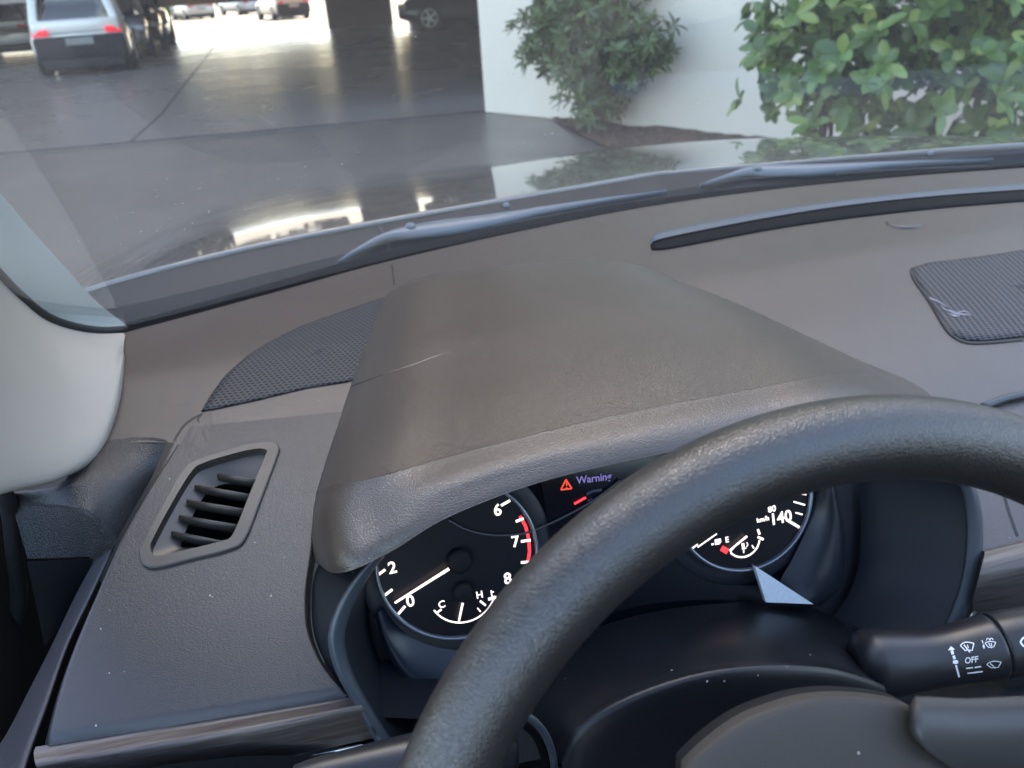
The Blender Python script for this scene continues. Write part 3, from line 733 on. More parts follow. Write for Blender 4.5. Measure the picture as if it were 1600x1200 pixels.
for i_, r_ in enumerate(HR):
    for j_ in range(9):
        a_, b_, z_ = r_[j_]; m_ = math.sin(math.pi*j_/8)**.5
        z_ -= (.002, .005, .0075, .0070, .0065, .006, .004, .002, 0, 0)[i_]*m_ if 0 < j_ < 8 else 0
        if 3 <= i_ <= 8 and j_ in (1, 2): z_ += (.003, .006)[j_-1]
        r_[j_] = (a_, b_, z_)
rows = hz(HR)
for i_ in range(0, 10):
    for j_ in ((0, 8) if i_ < 9 else range(9)): rows[i_][j_] = H_(*HR[i_][j_][:2], off=-.003)
mid_ = rows[0][4]
under = [v+Vector(((mid_.x-v.x)*.02, .006, .0005)) for v in rows[0]]; under2 = [v+Vector(((mid_.x-v.x)*.16, .06, .006 if 0 < k_ < 8 else -.02)) for k_, v in enumerate(rows[0])]
lerp_ = lambda A1, B1, t_: [a_.lerp(b2, t_) for a_, b2 in zip(A1, B1)]
rows = rows[:3]+[lerp_(rows[3], rows[2], .22), rows[3], lerp_(rows[3], rows[4], .10)]+rows[4:9]+[lerp_(rows[8], rows[9], .18), rows[9]]
hood = loft('instrument_hood', [under2, under]+rows, M_hood, car, 6, 6); up_normals(hood)
T_hood = bvh(hood)
ribbon_px('scratch', T_hood, [(600, 584), (640, 572), (670, 561), (702, 550)], [.3, 1.2, 1.6, .4], plain('scratch_pale', (.22, .17, .14), .6), hood, .0002)
V = [v for v in rows[6]]
ribbon_px('seam', T_hood, [(549, 604), (575, 594), (600, 585)], [2.5, 1.4, .6], M_rubber, hood, .0002)

# windscreen
def ws(x, s):
    y = yb(x)+.035; return Vector((XC+(x-XC)*(1-.10*s), y-.89*s, -.304+.449*s))
V = []; NX, NS = 40, 14
for i in range(NS+1):
    for x in np.linspace(-.30, 1.36, NX+1):
        v = ws(x, i/NS); v += Vector((0, .02*math.sin(math.pi*i/NS), .03*math.sin(math.pi*i/NS))); V.append(v)
mesh_obj('windscreen', V, grid_faces(NS+1, NX+1), M_glass, car)
# black gap and rubber at the foot of the glass
V = []
for x in np.linspace(-.262, 1.32, 90):
    y = yb(x); g_ = .030+.018*math.exp(-((x-.15)/.35)**2)
    V += [(x, y-.001, h(x, y)-.001), (x, y+.002, h(x, y)-.012), (x, y+g_*.6, h(x, y)-.010), (x, y+g_, h(x, y)-.002), (x, y+g_+.003, h(x, y)-.012)]
mesh_obj('windscreen_seal', V, grid_faces(90, 5), M_void, car)
# bonnet
def B(x, y):
    q = abs(x-XC)/.9; return -.2850-.138*(y-1.1)-.0256*(y-1.1)**2*(1 if y > 1.1 else 0)-.048*q**6-.004*q*q
def onB(px, py, off=0):
    d = ray(px, py); lo, hi = .8, 2.2
    best = None
    for k in range(1200):
        t = 2.4-1.5*k/1200; p = d*t
        if p.z >= B(p.x, p.y)+off and p.y < 1.7: return p
    return d*1.3
rear = [onB(*q) for q in ((140, 449), (296, 405), (427, 377), (571, 349), (640, 341), (780, 310), (1060, 268), (1250, 248), (1453, 229), (1600, 227))]
rear = [p for p in rear if p.y < 1.3]; rx = [p.x for p in rear]; ry = [p.y for p in rear]
cq = np.polyfit(np.abs(np.array(rx)-XC), ry, 2)
def yr(x):
    d_ = min(abs(x-XC), .80); return max(float(np.polyval(cq, d_)), .95)
V = []; XB = np.linspace(-.37, 1.43, 100); NB = 70
def nose(x): return 2.30-.20*abs((x-XC)/.9)**2.5
for i in range(-2, NB+5):
    for x in XB:
        t = min(max(i, 0), NB)/NB; y = yr(x)*(1-t)+nose(x)*t; z = B(x, y)
        if i == -1: z -= .004; y -= .001
        if i == -2: z -= .03; y += .004
        if i > NB: k = i-NB; y += .004*k**.5; z -= .012*k*k
        V.append((x, y, z))
bon = mesh_obj('bonnet', V, grid_faces(NB+7, 100), M_bonnet, car); up_normals(bon)
# wings beside it, down to the wheels
for s, x0 in ((-1, -.375), (1, 1.435)):
    rws = []
    for y in np.linspace(.95, 2.3, 12):
        z = B(x0, y); rws.append([(x0, y, z-.004), (x0+s*.03, y, z-.012), (x0+s*.06, y, z-.06), (x0+s*.07, y, z-.25), (x0+s*.06, y, z-.5)])
    loft('front_wing', rws, M_bonnet, car, 2, 3)
V = []; fr_ = np.linspace(-.36, 1.42, 50)
for z in (-.50, -.62, -.80, -1.0):
    for x in fr_: V.append((x, nose(x)+.012+.03*math.sin((z+.5)*5)*-1, min(z, B(x, nose(x))-.10)))
o = mesh_obj('front_bumper', V, grid_faces(4, 50), M_bonnet, car)
# cowl under the wipers
V = []; XQ = np.linspace(-.36, 1.42, 120)
def cowl(x, t):
    y0_, y1_ = yb(x)+.028, yr(x)+.004; y = y0_*(1-t)+y1_*t
    z0, z1 = -.312, B(x, y1_)-.0025; z = z0*(1-t)+z1*t-.006*math.sin(math.pi*t)
    return Vector((x, y, z))
for i in range(13):
    for x in XQ: V.append(cowl(x, i/12))
cw = mesh_obj('cowl', V, grid_faces(13, 120), M_cowl, car); up_normals(cw); T_cowl = bvh(cw)
ribbon_px('seam', T_cowl, [(590, 352), (604, 372), (610, 400)], 3, M_rubber, cw, .0006)
for q in ((790, 322), (1452, 240)):
    p = cast(T_cowl, *q, .002)
    if p:
        bm = bmesh.new(); bmesh.ops.create_cone(bm, cap_ends=True, segments=14, radius1=.007, radius2=.004, depth=.006, matrix=Matrix.Translation(p)); o = bm_obj('washer_nozzle', bm, M_wiper, cw, True)
# wipers
def wiper(ctrl, pivot):
    V = []; n = 60; q = resample([(a, b_) for a, b_, c in ctrl], n); L0 = np.linspace(0, 1, len(ctrl))
    ct = np.array(ctrl, float); wv = np.interp(np.linspace(0, 1, n), np.r_[0, np.cumsum(np.linalg.norm(np.diff(ct[:, :2], axis=0), axis=1))]/np.sum(np.linalg.norm(np.diff(ct[:, :2], axis=0), axis=1)), ct[:, 2])
    C_ = []
    for a in q:
        p = cast(T_cowl, *a, .010) or H_(*a, off=.012)
        C_.append(p)
    for i in range(n):
        t = (C_[min(i+1, n-1)]-C_[max(i-1, 0)]).normalized(); s = t.cross(Vector((0, -.5, 1))).normalized(); u = s.cross(t)
        wm = wv[i]*C_[i].dot(cf)/F
        for a, b_ in ((-1, -.004), (-1, .001), (-.55, .004), (.1, .0055), (.7, .004), (1, .0), (1, -.004)): V.append(C_[i]+s*(a*wm)+u*b_)
    arm = mesh_obj('wiper_arm', V, grid_faces(n, 7, True)+[tuple(range(7)), tuple(range((n-1)*7, n*7))], M_wiper, car)
    p = cast(T_cowl, *pivot, .014) or H_(*pivot, off=.016)
    bm = bmesh.new(); bmesh.ops.create_uvsphere(bm, u_segments=18, v_segments=10, radius=.0075, matrix=Matrix.Translation(p) @ Matrix.Diagonal((1, 1, .7, 1)))
    bm_obj('pivot_cap', bm, M_wiper, arm, True)
    a = q[int(n*.62)]; b_ = q[-1]
    pts = [cast(T_cowl, *q[i], .002) for i in range(int(n*.45), n, 3)]
    pts = [p+Vector((0, -.012, 0)) for p in pts if p]
    if len(pts) > 2: tube('wiper_blade', pts, .003, M_rubber, arm, seg=8, n=2)
wiper([(528, 424, 2), (560, 402, 4), (600, 380, 7), (640, 372, 14), (700, 364, 17), (780, 352, 13), (830, 342, 9), (930, 326, 5), (1040, 311, 2)], (640, 367))
wiper([(1095, 300, 2), (1130, 288, 4), (1165, 277, 8), (1190, 275, 14), (1260, 274, 13), (1340, 269, 9), (1380, 266, 6), (1450, 263, 4), (1545, 259, 1.5)], (1181, 276))

# roof lining with its big open sunroof
M_liner = plain('roof_lining', (.50, .46, .40), .9, var=.03)
bm = bmesh.new()
for c_, s_ in (((.52, .20, .185), (1.30, .07, .03)), ((-.09, -.44, .19), (.10, 1.20, .03)), ((1.13, -.44, .19), (.10, 1.20, .03)), ((.52, -1.45, .18), (1.30, .80, .03))): box(bm, c_, s_)
o = bm_obj('headliner', bm, M_liner, car)
# seats and rear cabin behind the camera
M_seat = plain('seat_cloth', (.035, .032, .030), .9, var=.2, scale=40)
for x0_ in (XC-.37, XC+.37):
    bm = bmesh.new()
    vs = box(bm, (x0_, -.48, -.42), (.50, .16, .78))
    for v in vs: v.co.y -= (v.co.z+.8)*.28
    st_ = bm_obj('seat', bm, M_seat, car); bevel(st_, .06, 4)
    bm = bmesh.new(); box(bm, (x0_, -.16, -.86), (.52, .58, .16)); bevel(bm_obj('cushion', bm, M_seat, st_), .05, 4)
    bm = bmesh.new(); box(bm, (x0_, -.74, .08), (.26, .12, .18)); bevel(bm_obj('headrest', bm, M_seat, st_), .04, 4)
box_obj('rear_bench', (XC, -1.55, -.55), (1.3, .2, .75), M_seat, car, .06)
box_obj('passenger_door', (1.36, -.35, -.62), (.06, 1.9, .60), M_soft, car, .02)
box_obj('cabin_floor', (XC, -.3, -1.03), (1.6, 2.6, .03), M_soft, car)
# A-pillar trim
PL = [
 [(196, 520, .80), (194, 533, .785), (193, 546, .775), (192, 552, .77), (191, 556, .765)],
 [(160, 521, .785), (172, 545, .75), (181, 575, .72), (187, 600, .70), (186, 606, .71)],
 [(118, 516, .76), (140, 560, .71), (160, 615, .67), (173, 655, .64), (171, 662, .655)],
 [(72, 500, .725), (98, 570, .66), (124, 650, .61), (146, 706, .575), (143, 713, .59)],
 [(32, 468, .685), (50, 560, .61), (72, 660, .56), (92, 741, .53), (90, 748, .545)],
 [(0, 437, .645), (5, 540, .565), (14, 650, .52), (25, 756, .49), (22, 764, .505)],
 [(-60, 378, .575), (-70, 500, .49), (-66, 640, .46), (-55, 775, .44), (-58, 784, .455)],
 [(-170, 275, .47), (-190, 440, .38), (-190, 620, .36), (-180, 790, .36), (-184, 800, .375)],
 [(-330, 120, .36), (-370, 330, .27), (-370, 560, .25), (-350, 790, .26), (-355, 800, .275)]]
PLp = [[PY(*p) for p in r] for r in PL]
for k in range(4):
    a, b_, c = PL[k][3]; e_ = H_(a+2, b_, .002); dd = ray(a+2, b_); PLp[k][3] = e_*.985; PLp[k][4] = H_(a+1, b_+2, -.01)
    p0_, p3_ = PLp[k][0], PLp[k][3]
    for j in (1, 2):
        dj = ray(*PL[k][j][:2]); tt = (p0_.lerp(p3_, j/3)).length*(.97 if k else .99); PLp[k][j] = dj.normalized()*tt
for _ in range(2): PLp.append([b2+(b2-a_)*.9 for a_, b2 in zip(PLp[-2], PLp[-1])])
pil = loft('pillar_trim', PLp, M_trimw, car, 6, 6, d=(1, -1, 0))
tube('door_seal', [PY(a, b_-4, c+.004) for a, b_, c in ((197, 519, .805), (160, 521, .785), (118, 515, .76), (72, 498, .725), (32, 466, .685), (0, 434, .645), (-60, 374, .575), (-170, 270, .47))], .0042, M_rubber, car, seg=8, n=4)
# solid grey-green band painted as the pillar trim's reflection in the glass
rows = [[PY(a, b_, c) for a, b_, c in r] for r in (
 ((205, 514, .835), (196, 516, .82), (185, 517, .81)), ((150, 470, .80), (140, 495, .79), (130, 513, .775)), ((100, 415, .77), (85, 455, .75), (70, 492, .735)),
 ((50, 360, .74), (35, 405, .715), (15, 448, .675)), ((0, 300, .70), (-20, 345, .67), (-50, 390, .60)), ((-60, 225, .66), (-90, 270, .62), (-120, 320, .54)))]
loft('pillar_reflection', rows, plain('pillar_reflection_grey', (.33, .36, .34), .45, var=.06), car, 5, 4)

# corner moulding at the left end of the dashboard
rows = [[PZ(*p) if k_ else H_(p[0], p[1]-(1.5 if p[0] > 150 else 0), .0004) for p in r] for k_, r in enumerate((
 [(10, 760, -.308), (70, 748, -.306), (128, 722, -.3055), (160, 693, -.3045), (215, 687, -.3085), (262, 692, -.3165)],
 [(0, 772, -.313), (60, 768, -.312), (118, 755, -.312), (152, 738, -.312), (200, 745, -.321), (236, 748, -.332)],
 [(15, 783, -.321), (60, 786, -.321), (105, 790, -.321), (137, 797, -.3235), (160, 815, -.335), (184, 840, -.350)],
 [(19, 789, -.324), (62, 792, -.324), (107, 796, -.324), (136, 804, -.3265), (156, 824, -.338), (174, 849, -.3525)],
 [(43, 873, -.362), (75, 872, -.362), (105, 871, -.362), (128, 870, -.362), (142, 870, -.362), (150, 870, -.363)]))]
fine = []
for k_ in range(4):
    A1, B1 = rows[k_], rows[k_+1]
    for t_ in ((0, .5) if k_ == 0 else (0, .5, .9) if k_ == 1 else (0, .5) if k_ == 2 else (0, .08, .5)): fine.append([a_.lerp(b2, t_) for a_, b2 in zip(A1, B1)])
fine.append(rows[-1])
loft('corner_moulding', fine, M_black, dash, 2, 4)
# panel below it and the rubber strip beside the lower panel
ruled('side_cover', [PZ(42, 877, -.365), PZ(146, 873, -.365)], [PZ(70, 1010, -.44), PZ(130, 930, -.41)], M_col, dash, n=8, m=4, smooth=False)
rows = [[PZ(*p) for p in r] for r in (
 [(150, 872, -.366), (178, 852, -.357), (181, 850, -.362)], [(118, 930, -.385), (140, 932, -.374), (143, 932, -.380)], [(80, 1010, -.40), (103, 1011, -.388), (106, 1011, -.396)],
 [(42, 1085, -.408), (70, 1105, -.398), (74, 1105, -.408)], [(8, 1150, -.415), (42, 1180, -.405), (47, 1180, -.415)], [(-30, 1200, -.42), (25, 1240, -.41), (30, 1240, -.42)])]
loft('edge_strip', rows, plastic('edge_strip_plastic', (.030, .031, .037), .5, 700, .2, dust=.8), dash, 4, 4)
# door panel
rows = [[(-.34, .75, -.26), (-.36, .3, -.33), (-.40, -.4, -.34)], [(-.30, .72, -.42), (-.30, .3, -.46), (-.33, -.4, -.46)], [(-.29, .72, -.7), (-.29, .3, -.7), (-.32, -.4, -.7)], [(-.29, .72, -1.0), (-.29, .3, -1.0), (-.32, -.4, -1.0)]]
loft('door_panel', rows, M_soft, car, 3, 4, d=(1, 0, 0), thick=.02)
tube('door_weatherstrip', [PZ(-60, 770, -.30), PZ(-10, 762, -.30), PZ(8, 775, -.31), PZ(16, 800, -.33), PZ(22, 860, -.37), PZ(30, 930, -.42), PZ(20, 1010, -.47)], .006, M_rubber, car)

# wood strip under the lower panel
wr = [[H_(52, 1160, -.004), H_(170, 1141, -.004), H_(300, 1120, -.004), H_(430, 1100, -.004), H_(556, 1078, -.004)],
      [H_(50, 1172, -.003), H_(170, 1153, -.003), H_(300, 1132, -.003), H_(430, 1110, -.003), H_(558, 1087, -.003)],
      [PZ(56, 1196, -.386), PZ(170, 1177, -.386), PZ(300, 1154, -.386), PZ(430, 1131, -.386), PZ(566, 1103, -.386)],
      [PZ(66, 1216, -.398), PZ(180, 1200, -.398), PZ(305, 1176, -.398), PZ(435, 1152, -.398), PZ(574, 1122, -.398)],
      [PZ(90, 1270, -.428), PZ(200, 1240, -.428), PZ(320, 1212, -.428), PZ(445, 1184, -.428), PZ(590, 1152, -.428)]]
loft('wood_strip', wr, M_wood, dash, 5, 5, d=(0, -.5, 1))
rows = [[PZ(330, 1212, -.430), PZ(450, 1186, -.430), PZ(562, 1162, -.430)], [PZ(335, 1218, -.432), PZ(455, 1192, -.432), PZ(572, 1167, -.432)], [PZ(345, 1250, -.45), PZ(470, 1222, -.45), PZ(592, 1195, -.45)]]
loft('chrome_strip', rows, M_chrome, dash, 4, 4)
# passenger side: wood strip and glove box below the dashboard
xx = np.linspace(.478, 1.31, 13)
def fy(x): return .345+.10*min(1, (x-.5)/.35)
yw = [float(np.interp(x, [q.x for q in WD], [q.y for q in WD])) for x in xx]
rws = [[Vector((x, y, h(x, y)-a_)) + Vector((0, -b2, 0)) for x, y in zip(xx, yw)] for a_, b2 in ((-.002, 0), (-.002, .006), (.022, .020), (.05, .016), (.055, .0))]
loft('wood_strip', rws, M_wood, dash, 3, 4)
rws = [[Vector((x, y, h(x, y)-.05-a_))+Vector((0, b2, 0)) for x, y in zip(xx, yw)] for a_, b2 in ((0, 0), (.02, -.012), (.2, .0), (.3, .05), (.55, .2))]
loft('glovebox', rws, M_black, dash, 3, 4)
# lower dashboard in shade behind everything
rows = [[PY(20, 1230, .33), PY(500, 1180, .34), PY(900, 1250, .40), PY(1700, 1100, .42)], [Vector((-.28, .34, -.60)), Vector((0, .36, -.60)), Vector((.3, .42, -.60)), Vector((.8, .42, -.60))], [Vector((-.28, .5, -1.0)), Vector((0, .5, -1.0)), Vector((.3, .5, -1.0)), Vector((.8, .5, -1.0))]]
loft('knee_panel', rows, M_soft, dash, 4, 4)

# ------------------------------------------------------------------ instrument cluster
GC = Vector((.1587, .4134, -.3527)); GT = R(68.49); ga = Vector((1, 0, 0)); gbv = Vector((0, math.cos(GT), math.sin(GT))); gn = Vector((0, -math.sin(GT), math.cos(GT)))
GD, GR = .1089, .0559
def G(px, py, off=0.0): return PP(px, py, GC+gn*off, gn)
def guv(px, py, c, off=0.0): p = G(px, py, off)-c; return p.dot(ga), p.dot(gbv)
fas_px = [(560, 860), (582, 905), (592, 960), (606, 1005), (640, 1062), (682, 1082), (800, 1075), (1000, 1040), (1150, 985), (1240, 965), (1272, 947), (1304, 922), (1319, 885), (1320, 840), (1312, 790), (1300, 740), (1280, 660), (1000, 640), (700, 740)]
q = resample(fas_px+[fas_px[0]], 121, False)[:-1]; P = [G(*a, off=-.004) for a in q]; cc = sum(P, Vector())/len(P); V = []
for k in range(7):
    for p in P: V.append(cc.lerp(p, 1-k/6*.999))
V2 = [p-gn*.02 for p in P]
clu = mesh_obj('instrument_cluster', V2+V, grid_faces(8, 120, True), M_lens, car, smooth=False)
# bluish surround of each dial
def annulus(name, c, prof, m, parent, a0=0, a1=360, n=72, mats=None):
    V = []; full = a1-a0 >= 360; cnt = n if full else n+1
    for k in range(cnt):
        a = R(a0+(a1-a0)*k/n); d = ga*math.cos(a)+gbv*math.sin(a)
        for r_, z_ in prof: V.append(c+d*r_+gn*z_)
    m_ = len(prof); Fs = []
    for k in range(n):
        k2 = (k+1) % cnt
        for j in range(m_-1): Fs.append((k*m_+j, k*m_+j+1, k2*m_+j+1, k2*m_+j))
    return mesh_obj(name, V, Fs, m, parent)
def disc(name, c, r_, z_, m, parent, n=64):
    V = [c+gn*z_]+[c+(ga*math.cos(2*math.pi*k/n)+gbv*math.sin(2*math.pi*k/n))*r_+gn*z_ for k in range(n)]
    return mesh_obj(name, V, [(0, 1+k, 1+(k+1) % n) for k in range(n)], m, parent, smooth=False)
def bars(items, c, z_):
    """items: (u0,v0,u1,v1,w) flat bars on a dial"""
    V, Fs = [], []
    for (a, b_, c2, d2, w_) in items:
        p, q_ = Vector((a, b_)), Vector((c2, d2)); t = (q_-p).normalized(); s = Vector((-t.y, t.x))*w_/2; i = len(V)
        for v in (p-s, q_-s, q_+s, p+s): V.append(c+ga*v.x+gbv*v.y+gn*z_)
        Fs.append((i, i+1, i+2, i+3))
    return V, Fs
def put_text(s, c, u, v, size, z_, rot=0, V=None, Fs=None, sx_=1.0):
    tv, tf = text_tris(s, True); i = len(V); cr_, sr_ = math.cos(rot), math.sin(rot)
    for t in tv:
        x, y = t.x*size*sx_, t.y*size; V.append(c+ga*(u+x*cr_-y*sr_)+gbv*(v+x*sr_+y*cr_)+gn*z_)
    Fs += [tuple(i+k for k in f) for f in tf]
def arc_bars(c, r_, a0, a1, w_, n=20):
    out = []
    for k in range(n):
        a, b_ = R(a0+(a1-a0)*k/n), R(a0+(a1-a0)*(k+1)/n+.4)
        out.append((r_*math.cos(a)+c[0], r_*math.sin(a)+c[1], r_*math.cos(b_)+c[0], r_*math.sin(b_)+c[1], w_))
    return out
gl, gr_ = GC-ga*GD, GC+ga*GD
for nm_, c in (('tachometer_dial', gl), ('speedometer_dial', gr_)):
    disc(nm_, c, GR-.001, .0005, M_dial, clu)
    annulus('gauge_ring', c, [(GR-.0016, -.001), (GR-.0012, .0028), (GR, .0035), (GR+.0012, .0028), (GR+.0018, -.004)], M_ring, clu)
    annulus('dial_surround', c, [(GR+.002, -.0038), (GR+.012, -.0025), (GR+.013, -.0035)], M_wall_in, clu)
# tachometer printing
def bar_px(a, b_, c, w_, z_=.001): return (*guv(*a, c, z_), *guv(*b_, c, z_), w_)
it = []
def scale_ticks(c, p2, p6, n, skip, length, w_, labels=(), rt=GR-.004, sz=.0115):
    a2 = math.atan2(*reversed(guv(*p2, c))) % (2*math.pi); a6 = math.atan2(*reversed(guv(*p6, c)))
    if a6 > a2: a6 -= 2*math.pi
    for k in range(n+1):
        if k in skip: continue
        a = a2+(a6-a2)*k/n; u, v = math.cos(a), math.sin(a); it.append((u*rt, v*rt, u*(rt-length), v*(rt-length), w_))
        if k in labels: extra.append((labels[k], u*(rt-length-.0085), v*(rt-length-.0085), sz))
extra = []
scale_ticks(gl, (596, 894), (790, 786), 8, (0, 1, 2, 7, 8), .0065, .0014, {4: '4'})
for a, b_ in (((783, 790), (797, 782)), ((806, 815), (818, 810)), ((814, 846), (829, 844)), ((814, 879), (827, 878)), ((591, 898), (602, 890)), ((599, 932), (613, 921)), ((621, 961), (633, 947))):
    it.append(bar_px(a, b_, gl, .0018))
sub = guv(719, 935, gl)   # small temperature scale
tc_ = guv(722, 920, gl); rr = math.hypot(guv(720, 972, gl)[0]-tc_[0], guv(720, 972, gl)[1]-tc_[1])
it += arc_bars(tc_, rr, 205, 335, .0011)
it += [bar_px((682, 958), (690, 952), gl, .0014), bar_px((759, 946), (750, 939), gl, .0014), bar_px((751, 956), (746, 950), gl, .0009)]
V, Fs = bars(it, gl, .001)
for s, px, py, sz in (('6', 777, 797, .0115), ('7', 805, 846, .0115), ('8', 793, 904, .0115), ('2', 613, 887, .0115), ('0', 641, 939, .0115), ('C', 690, 944, .007), ('H', 749, 929, .007)):
    put_text(s, gl, *guv(px, py, gl), sz, .001, 0, V, Fs)
for s, u, v, sz in extra: put_text(s, gl, u, v, sz, .001, 0, V, Fs)
u_, v_ = guv(768, 929, gl)
for (a, b_, c2, d2) in ((0, .0035, 0, -.0015), (-.003, -.0018, .003, -.0018), (0, .002, .0018, .002), (-.003, -.003, .003, -.003)):
    x, y = bars([(u_+a, v_+b_, u_+c2, v_+d2, .0008)], gl, .001); i = len(V); V += x; Fs += [tuple(i+k for k in f) for f in y]
mesh_obj('tachometer_markings', V, Fs, M_white, clu, smooth=False)
it = []
ar = [guv(*p, gl) for p in ((812, 806), (821, 822), (826, 843), (827, 862), (824, 880))]
for a, b_ in zip(ar, ar[1:]): it.append((*a, *b_, .0022))
V, Fs = bars(it, gl, .0008); mesh_obj('red_zone', V, Fs, M_redl, clu, smooth=False)
def needle(c, a, b_, w0, w1, z_, m=M_needle):
    p, q_ = c+ga*a[0]+gbv*a[1], c+ga*b_[0]+gbv*b_[1]; t = (q_-p).normalized(); s = t.cross(gn).normalized(); V = []
    for o_, w_ in ((p, w0), (q_, w1)):
        V += [o_-s*w_/2+gn*z_, o_+gn*(z_+.0012), o_+s*w_/2+gn*z_]
    return mesh_obj('needle', V, [(0, 1, 4, 3), (1, 2, 5, 4), (0, 2, 1), (3, 4, 5)], m, clu, smooth=False)
def hub_knob(c, r_, z_, px=None):
    pr = [(0.0001, z_+.004), (r_*.7, z_+.004), (r_, z_+.0028), (r_, z_-.003)]; annulus('needle_hub', c, pr, M_soft, clu, n=32)
needle(gl, guv(706, 886, gl, .005), guv(617, 942, gl, .005), .0022, .0016, .005)
hub_knob(gl, .0085, .004)
needle(gl, guv(723, 942, gl, .003), guv(717, 971, gl, .003), .0016, .0013, .003)
hub_knob(gl+ga*guv(722, 922, gl)[0]+gbv*guv(722, 922, gl)[1], .007, .003)
# speedometer printing
it = []; extra = []
scale_ticks(gr_, (1085, 854), (1240, 818), 14, (0, 13, 14), .006, .0012, {2: '20', 4: '40', 6: '60', 8: '80', 10: '100', 12: '120'}, GR-.004, .0095)
for a, b_, w_ in (((1229, 812), (1249, 824), .0020), ((1240, 784), (1258, 789), .0012), ((1243, 801), (1254, 804), .0011), ((1250, 771), (1260, 773), .001), ((1080, 858), (1090, 850), .0016), ((1090, 855), (1120, 834), .0011)):
    it.append(bar_px(a, b_, gr_, w_))
fc = guv(1160, 842, gr_); fr2 = math.hypot(guv(1158, 870, gr_)[0]-fc[0], guv(1158, 870, gr_)[1]-fc[1])
it += arc_bars(fc, fr2, 215, 345, .0013)
it += [bar_px((1193, 843), (1184, 839), gr_, .0018), bar_px((1187, 835), (1184, 827), gr_, .0018), bar_px((1141, 862), (1146, 856), gr_, .0012), bar_px((1162, 864), (1162, 858), gr_, .001), bar_px((1178, 857), (1175, 852), gr_, .001)]
V, Fs = bars(it, gr_, .001)
for s, px, py, sz in (('140', 1219, 809, .0125), ('km/h', 1191, 811, .0052), ('80', 1205, 795, .0068), ('E', 1135, 843, .006)):
    put_text(s, gr_, *guv(px, py, gr_), sz, .001, 0, V, Fs)
for s, u, v, sz in extra: put_text(s, gr_, u, v, sz, .001, 0, V, Fs)
u_, v_ = guv(1120, 846, gr_)
for (a, b_, c2, d2, w_) in ((-.002, 0, .002, 0, .0042), (.0025, -.001, .0025, .002, .0009), (-.005, -.001, -.003, -.001, .0014)):
    x, y = bars([(u_+a, v_+b_, u_+c2, v_+d2, w_)], gr_, .001); i = len(V); V += x; Fs += [tuple(i+k for k in f) for f in y]
u_, v_ = guv(1163, 852, gr_)
for (a, b_, c2, d2, w_) in ((-.0015, -.0015, -.0015, .0022, .0022), (-.0028, -.002, .001, -.002, .0007), (.0012, -.001, .0024, 0, .0007), (.0024, 0, .0018, .0022, .0007)):
    x, y = bars([(u_+a, v_+b_, u_+c2, v_+d2, w_)], gr_, .001); i = len(V); V += x; Fs += [tuple(i+k for k in f) for f in y]
mesh_obj('speedometer_markings', V, Fs, M_white, clu, smooth=False)
V, Fs = bars([bar_px((1127, 856), (1137, 862), gr_, .0042)], gr_, .0012); mesh_obj('red_zone', V, Fs, M_redl, clu, smooth=False)
needle(gr_, guv(1167, 838, gr_, .003), guv(1140, 860, gr_, .003), .0018, .0014, .003)
# centre screen with its warning
scn = [G(*p, off=-.001) for p in ((842, 735), (1090, 672), (1110, 760), (960, 830), (865, 860))]
o = mesh_obj('information_screen', scn, [tuple(range(5))], plain('screen_black', (.006, .006, .010), .18), clu, smooth=False)
def wpt(px, py): p = G(px, py)-GC; return p.dot(ga), p.dot(gbv)
tri = [wpt(884, 749), wpt(876, 765), wpt(893, 763)]
V, Fs = bars([(*tri[i], *tri[(i+1) % 3], .0011) for i in range(3)]+[(*wpt(885, 753), *wpt(885, 759), .0010), (*wpt(885, 761), *wpt(885, 762.5), .0010)], GC, .0006)
mesh_obj('warning_triangle', V, Fs, M_warn, clu, smooth=False)
V, Fs = [], []; a, b_ = wpt(899, 751), wpt(956, 744); 
put_text('Warning', GC, (a[0]+b_[0])/2, (a[1]+b_[1])/2, (b_[0]-a[0])/3.6, .0006, math.atan2(b_[1]-a[1], b_[0]-a[0])*.9, V, Fs, .98)
mesh_obj('warning_text', V, Fs, M_purp, clu, smooth=False)
V, Fs = bars([(*wpt(897, 787), *wpt(915, 777), .0016)], GC, .0006); mesh_obj('red_bar', V, Fs, M_redl, clu, smooth=False)
car_ic = [wpt(*p) for p in ((916, 772), (926, 767), (940, 765))]
V, Fs = bars([(*car_ic[0], *car_ic[1], .002), (*car_ic[1], *car_ic[2], .002), (*wpt(918, 784), *wpt(926, 781), .003)], GC, .0006); mesh_obj('car_symbol', V, Fs, plain('symbol_grey', (.05, .05, .09), .3), clu, smooth=False)
cv_ = [G(*p, off=.002) for p in ((700, 812), (730, 828), (770, 836), (815, 834), (850, 822), (890, 803), (930, 780), (970, 750))]
tube('screen_rim', cv_, .0009, plain('rim_grey', (.05, .055, .065), .25), clu, seg=8, n=5)
# pale triangle under the speedometer: a lens reflection put into its colour
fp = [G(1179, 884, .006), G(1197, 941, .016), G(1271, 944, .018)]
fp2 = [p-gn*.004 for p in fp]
mesh_obj('lens_glint', fp+fp2, [(0, 1, 2), (3, 5, 4), (0, 3, 4, 1), (1, 4, 5, 2), (2, 5, 3, 0)], plain('lens_glint_pale', (.58, .64, .67), .35, var=.25, scale=700), clu, smooth=False)
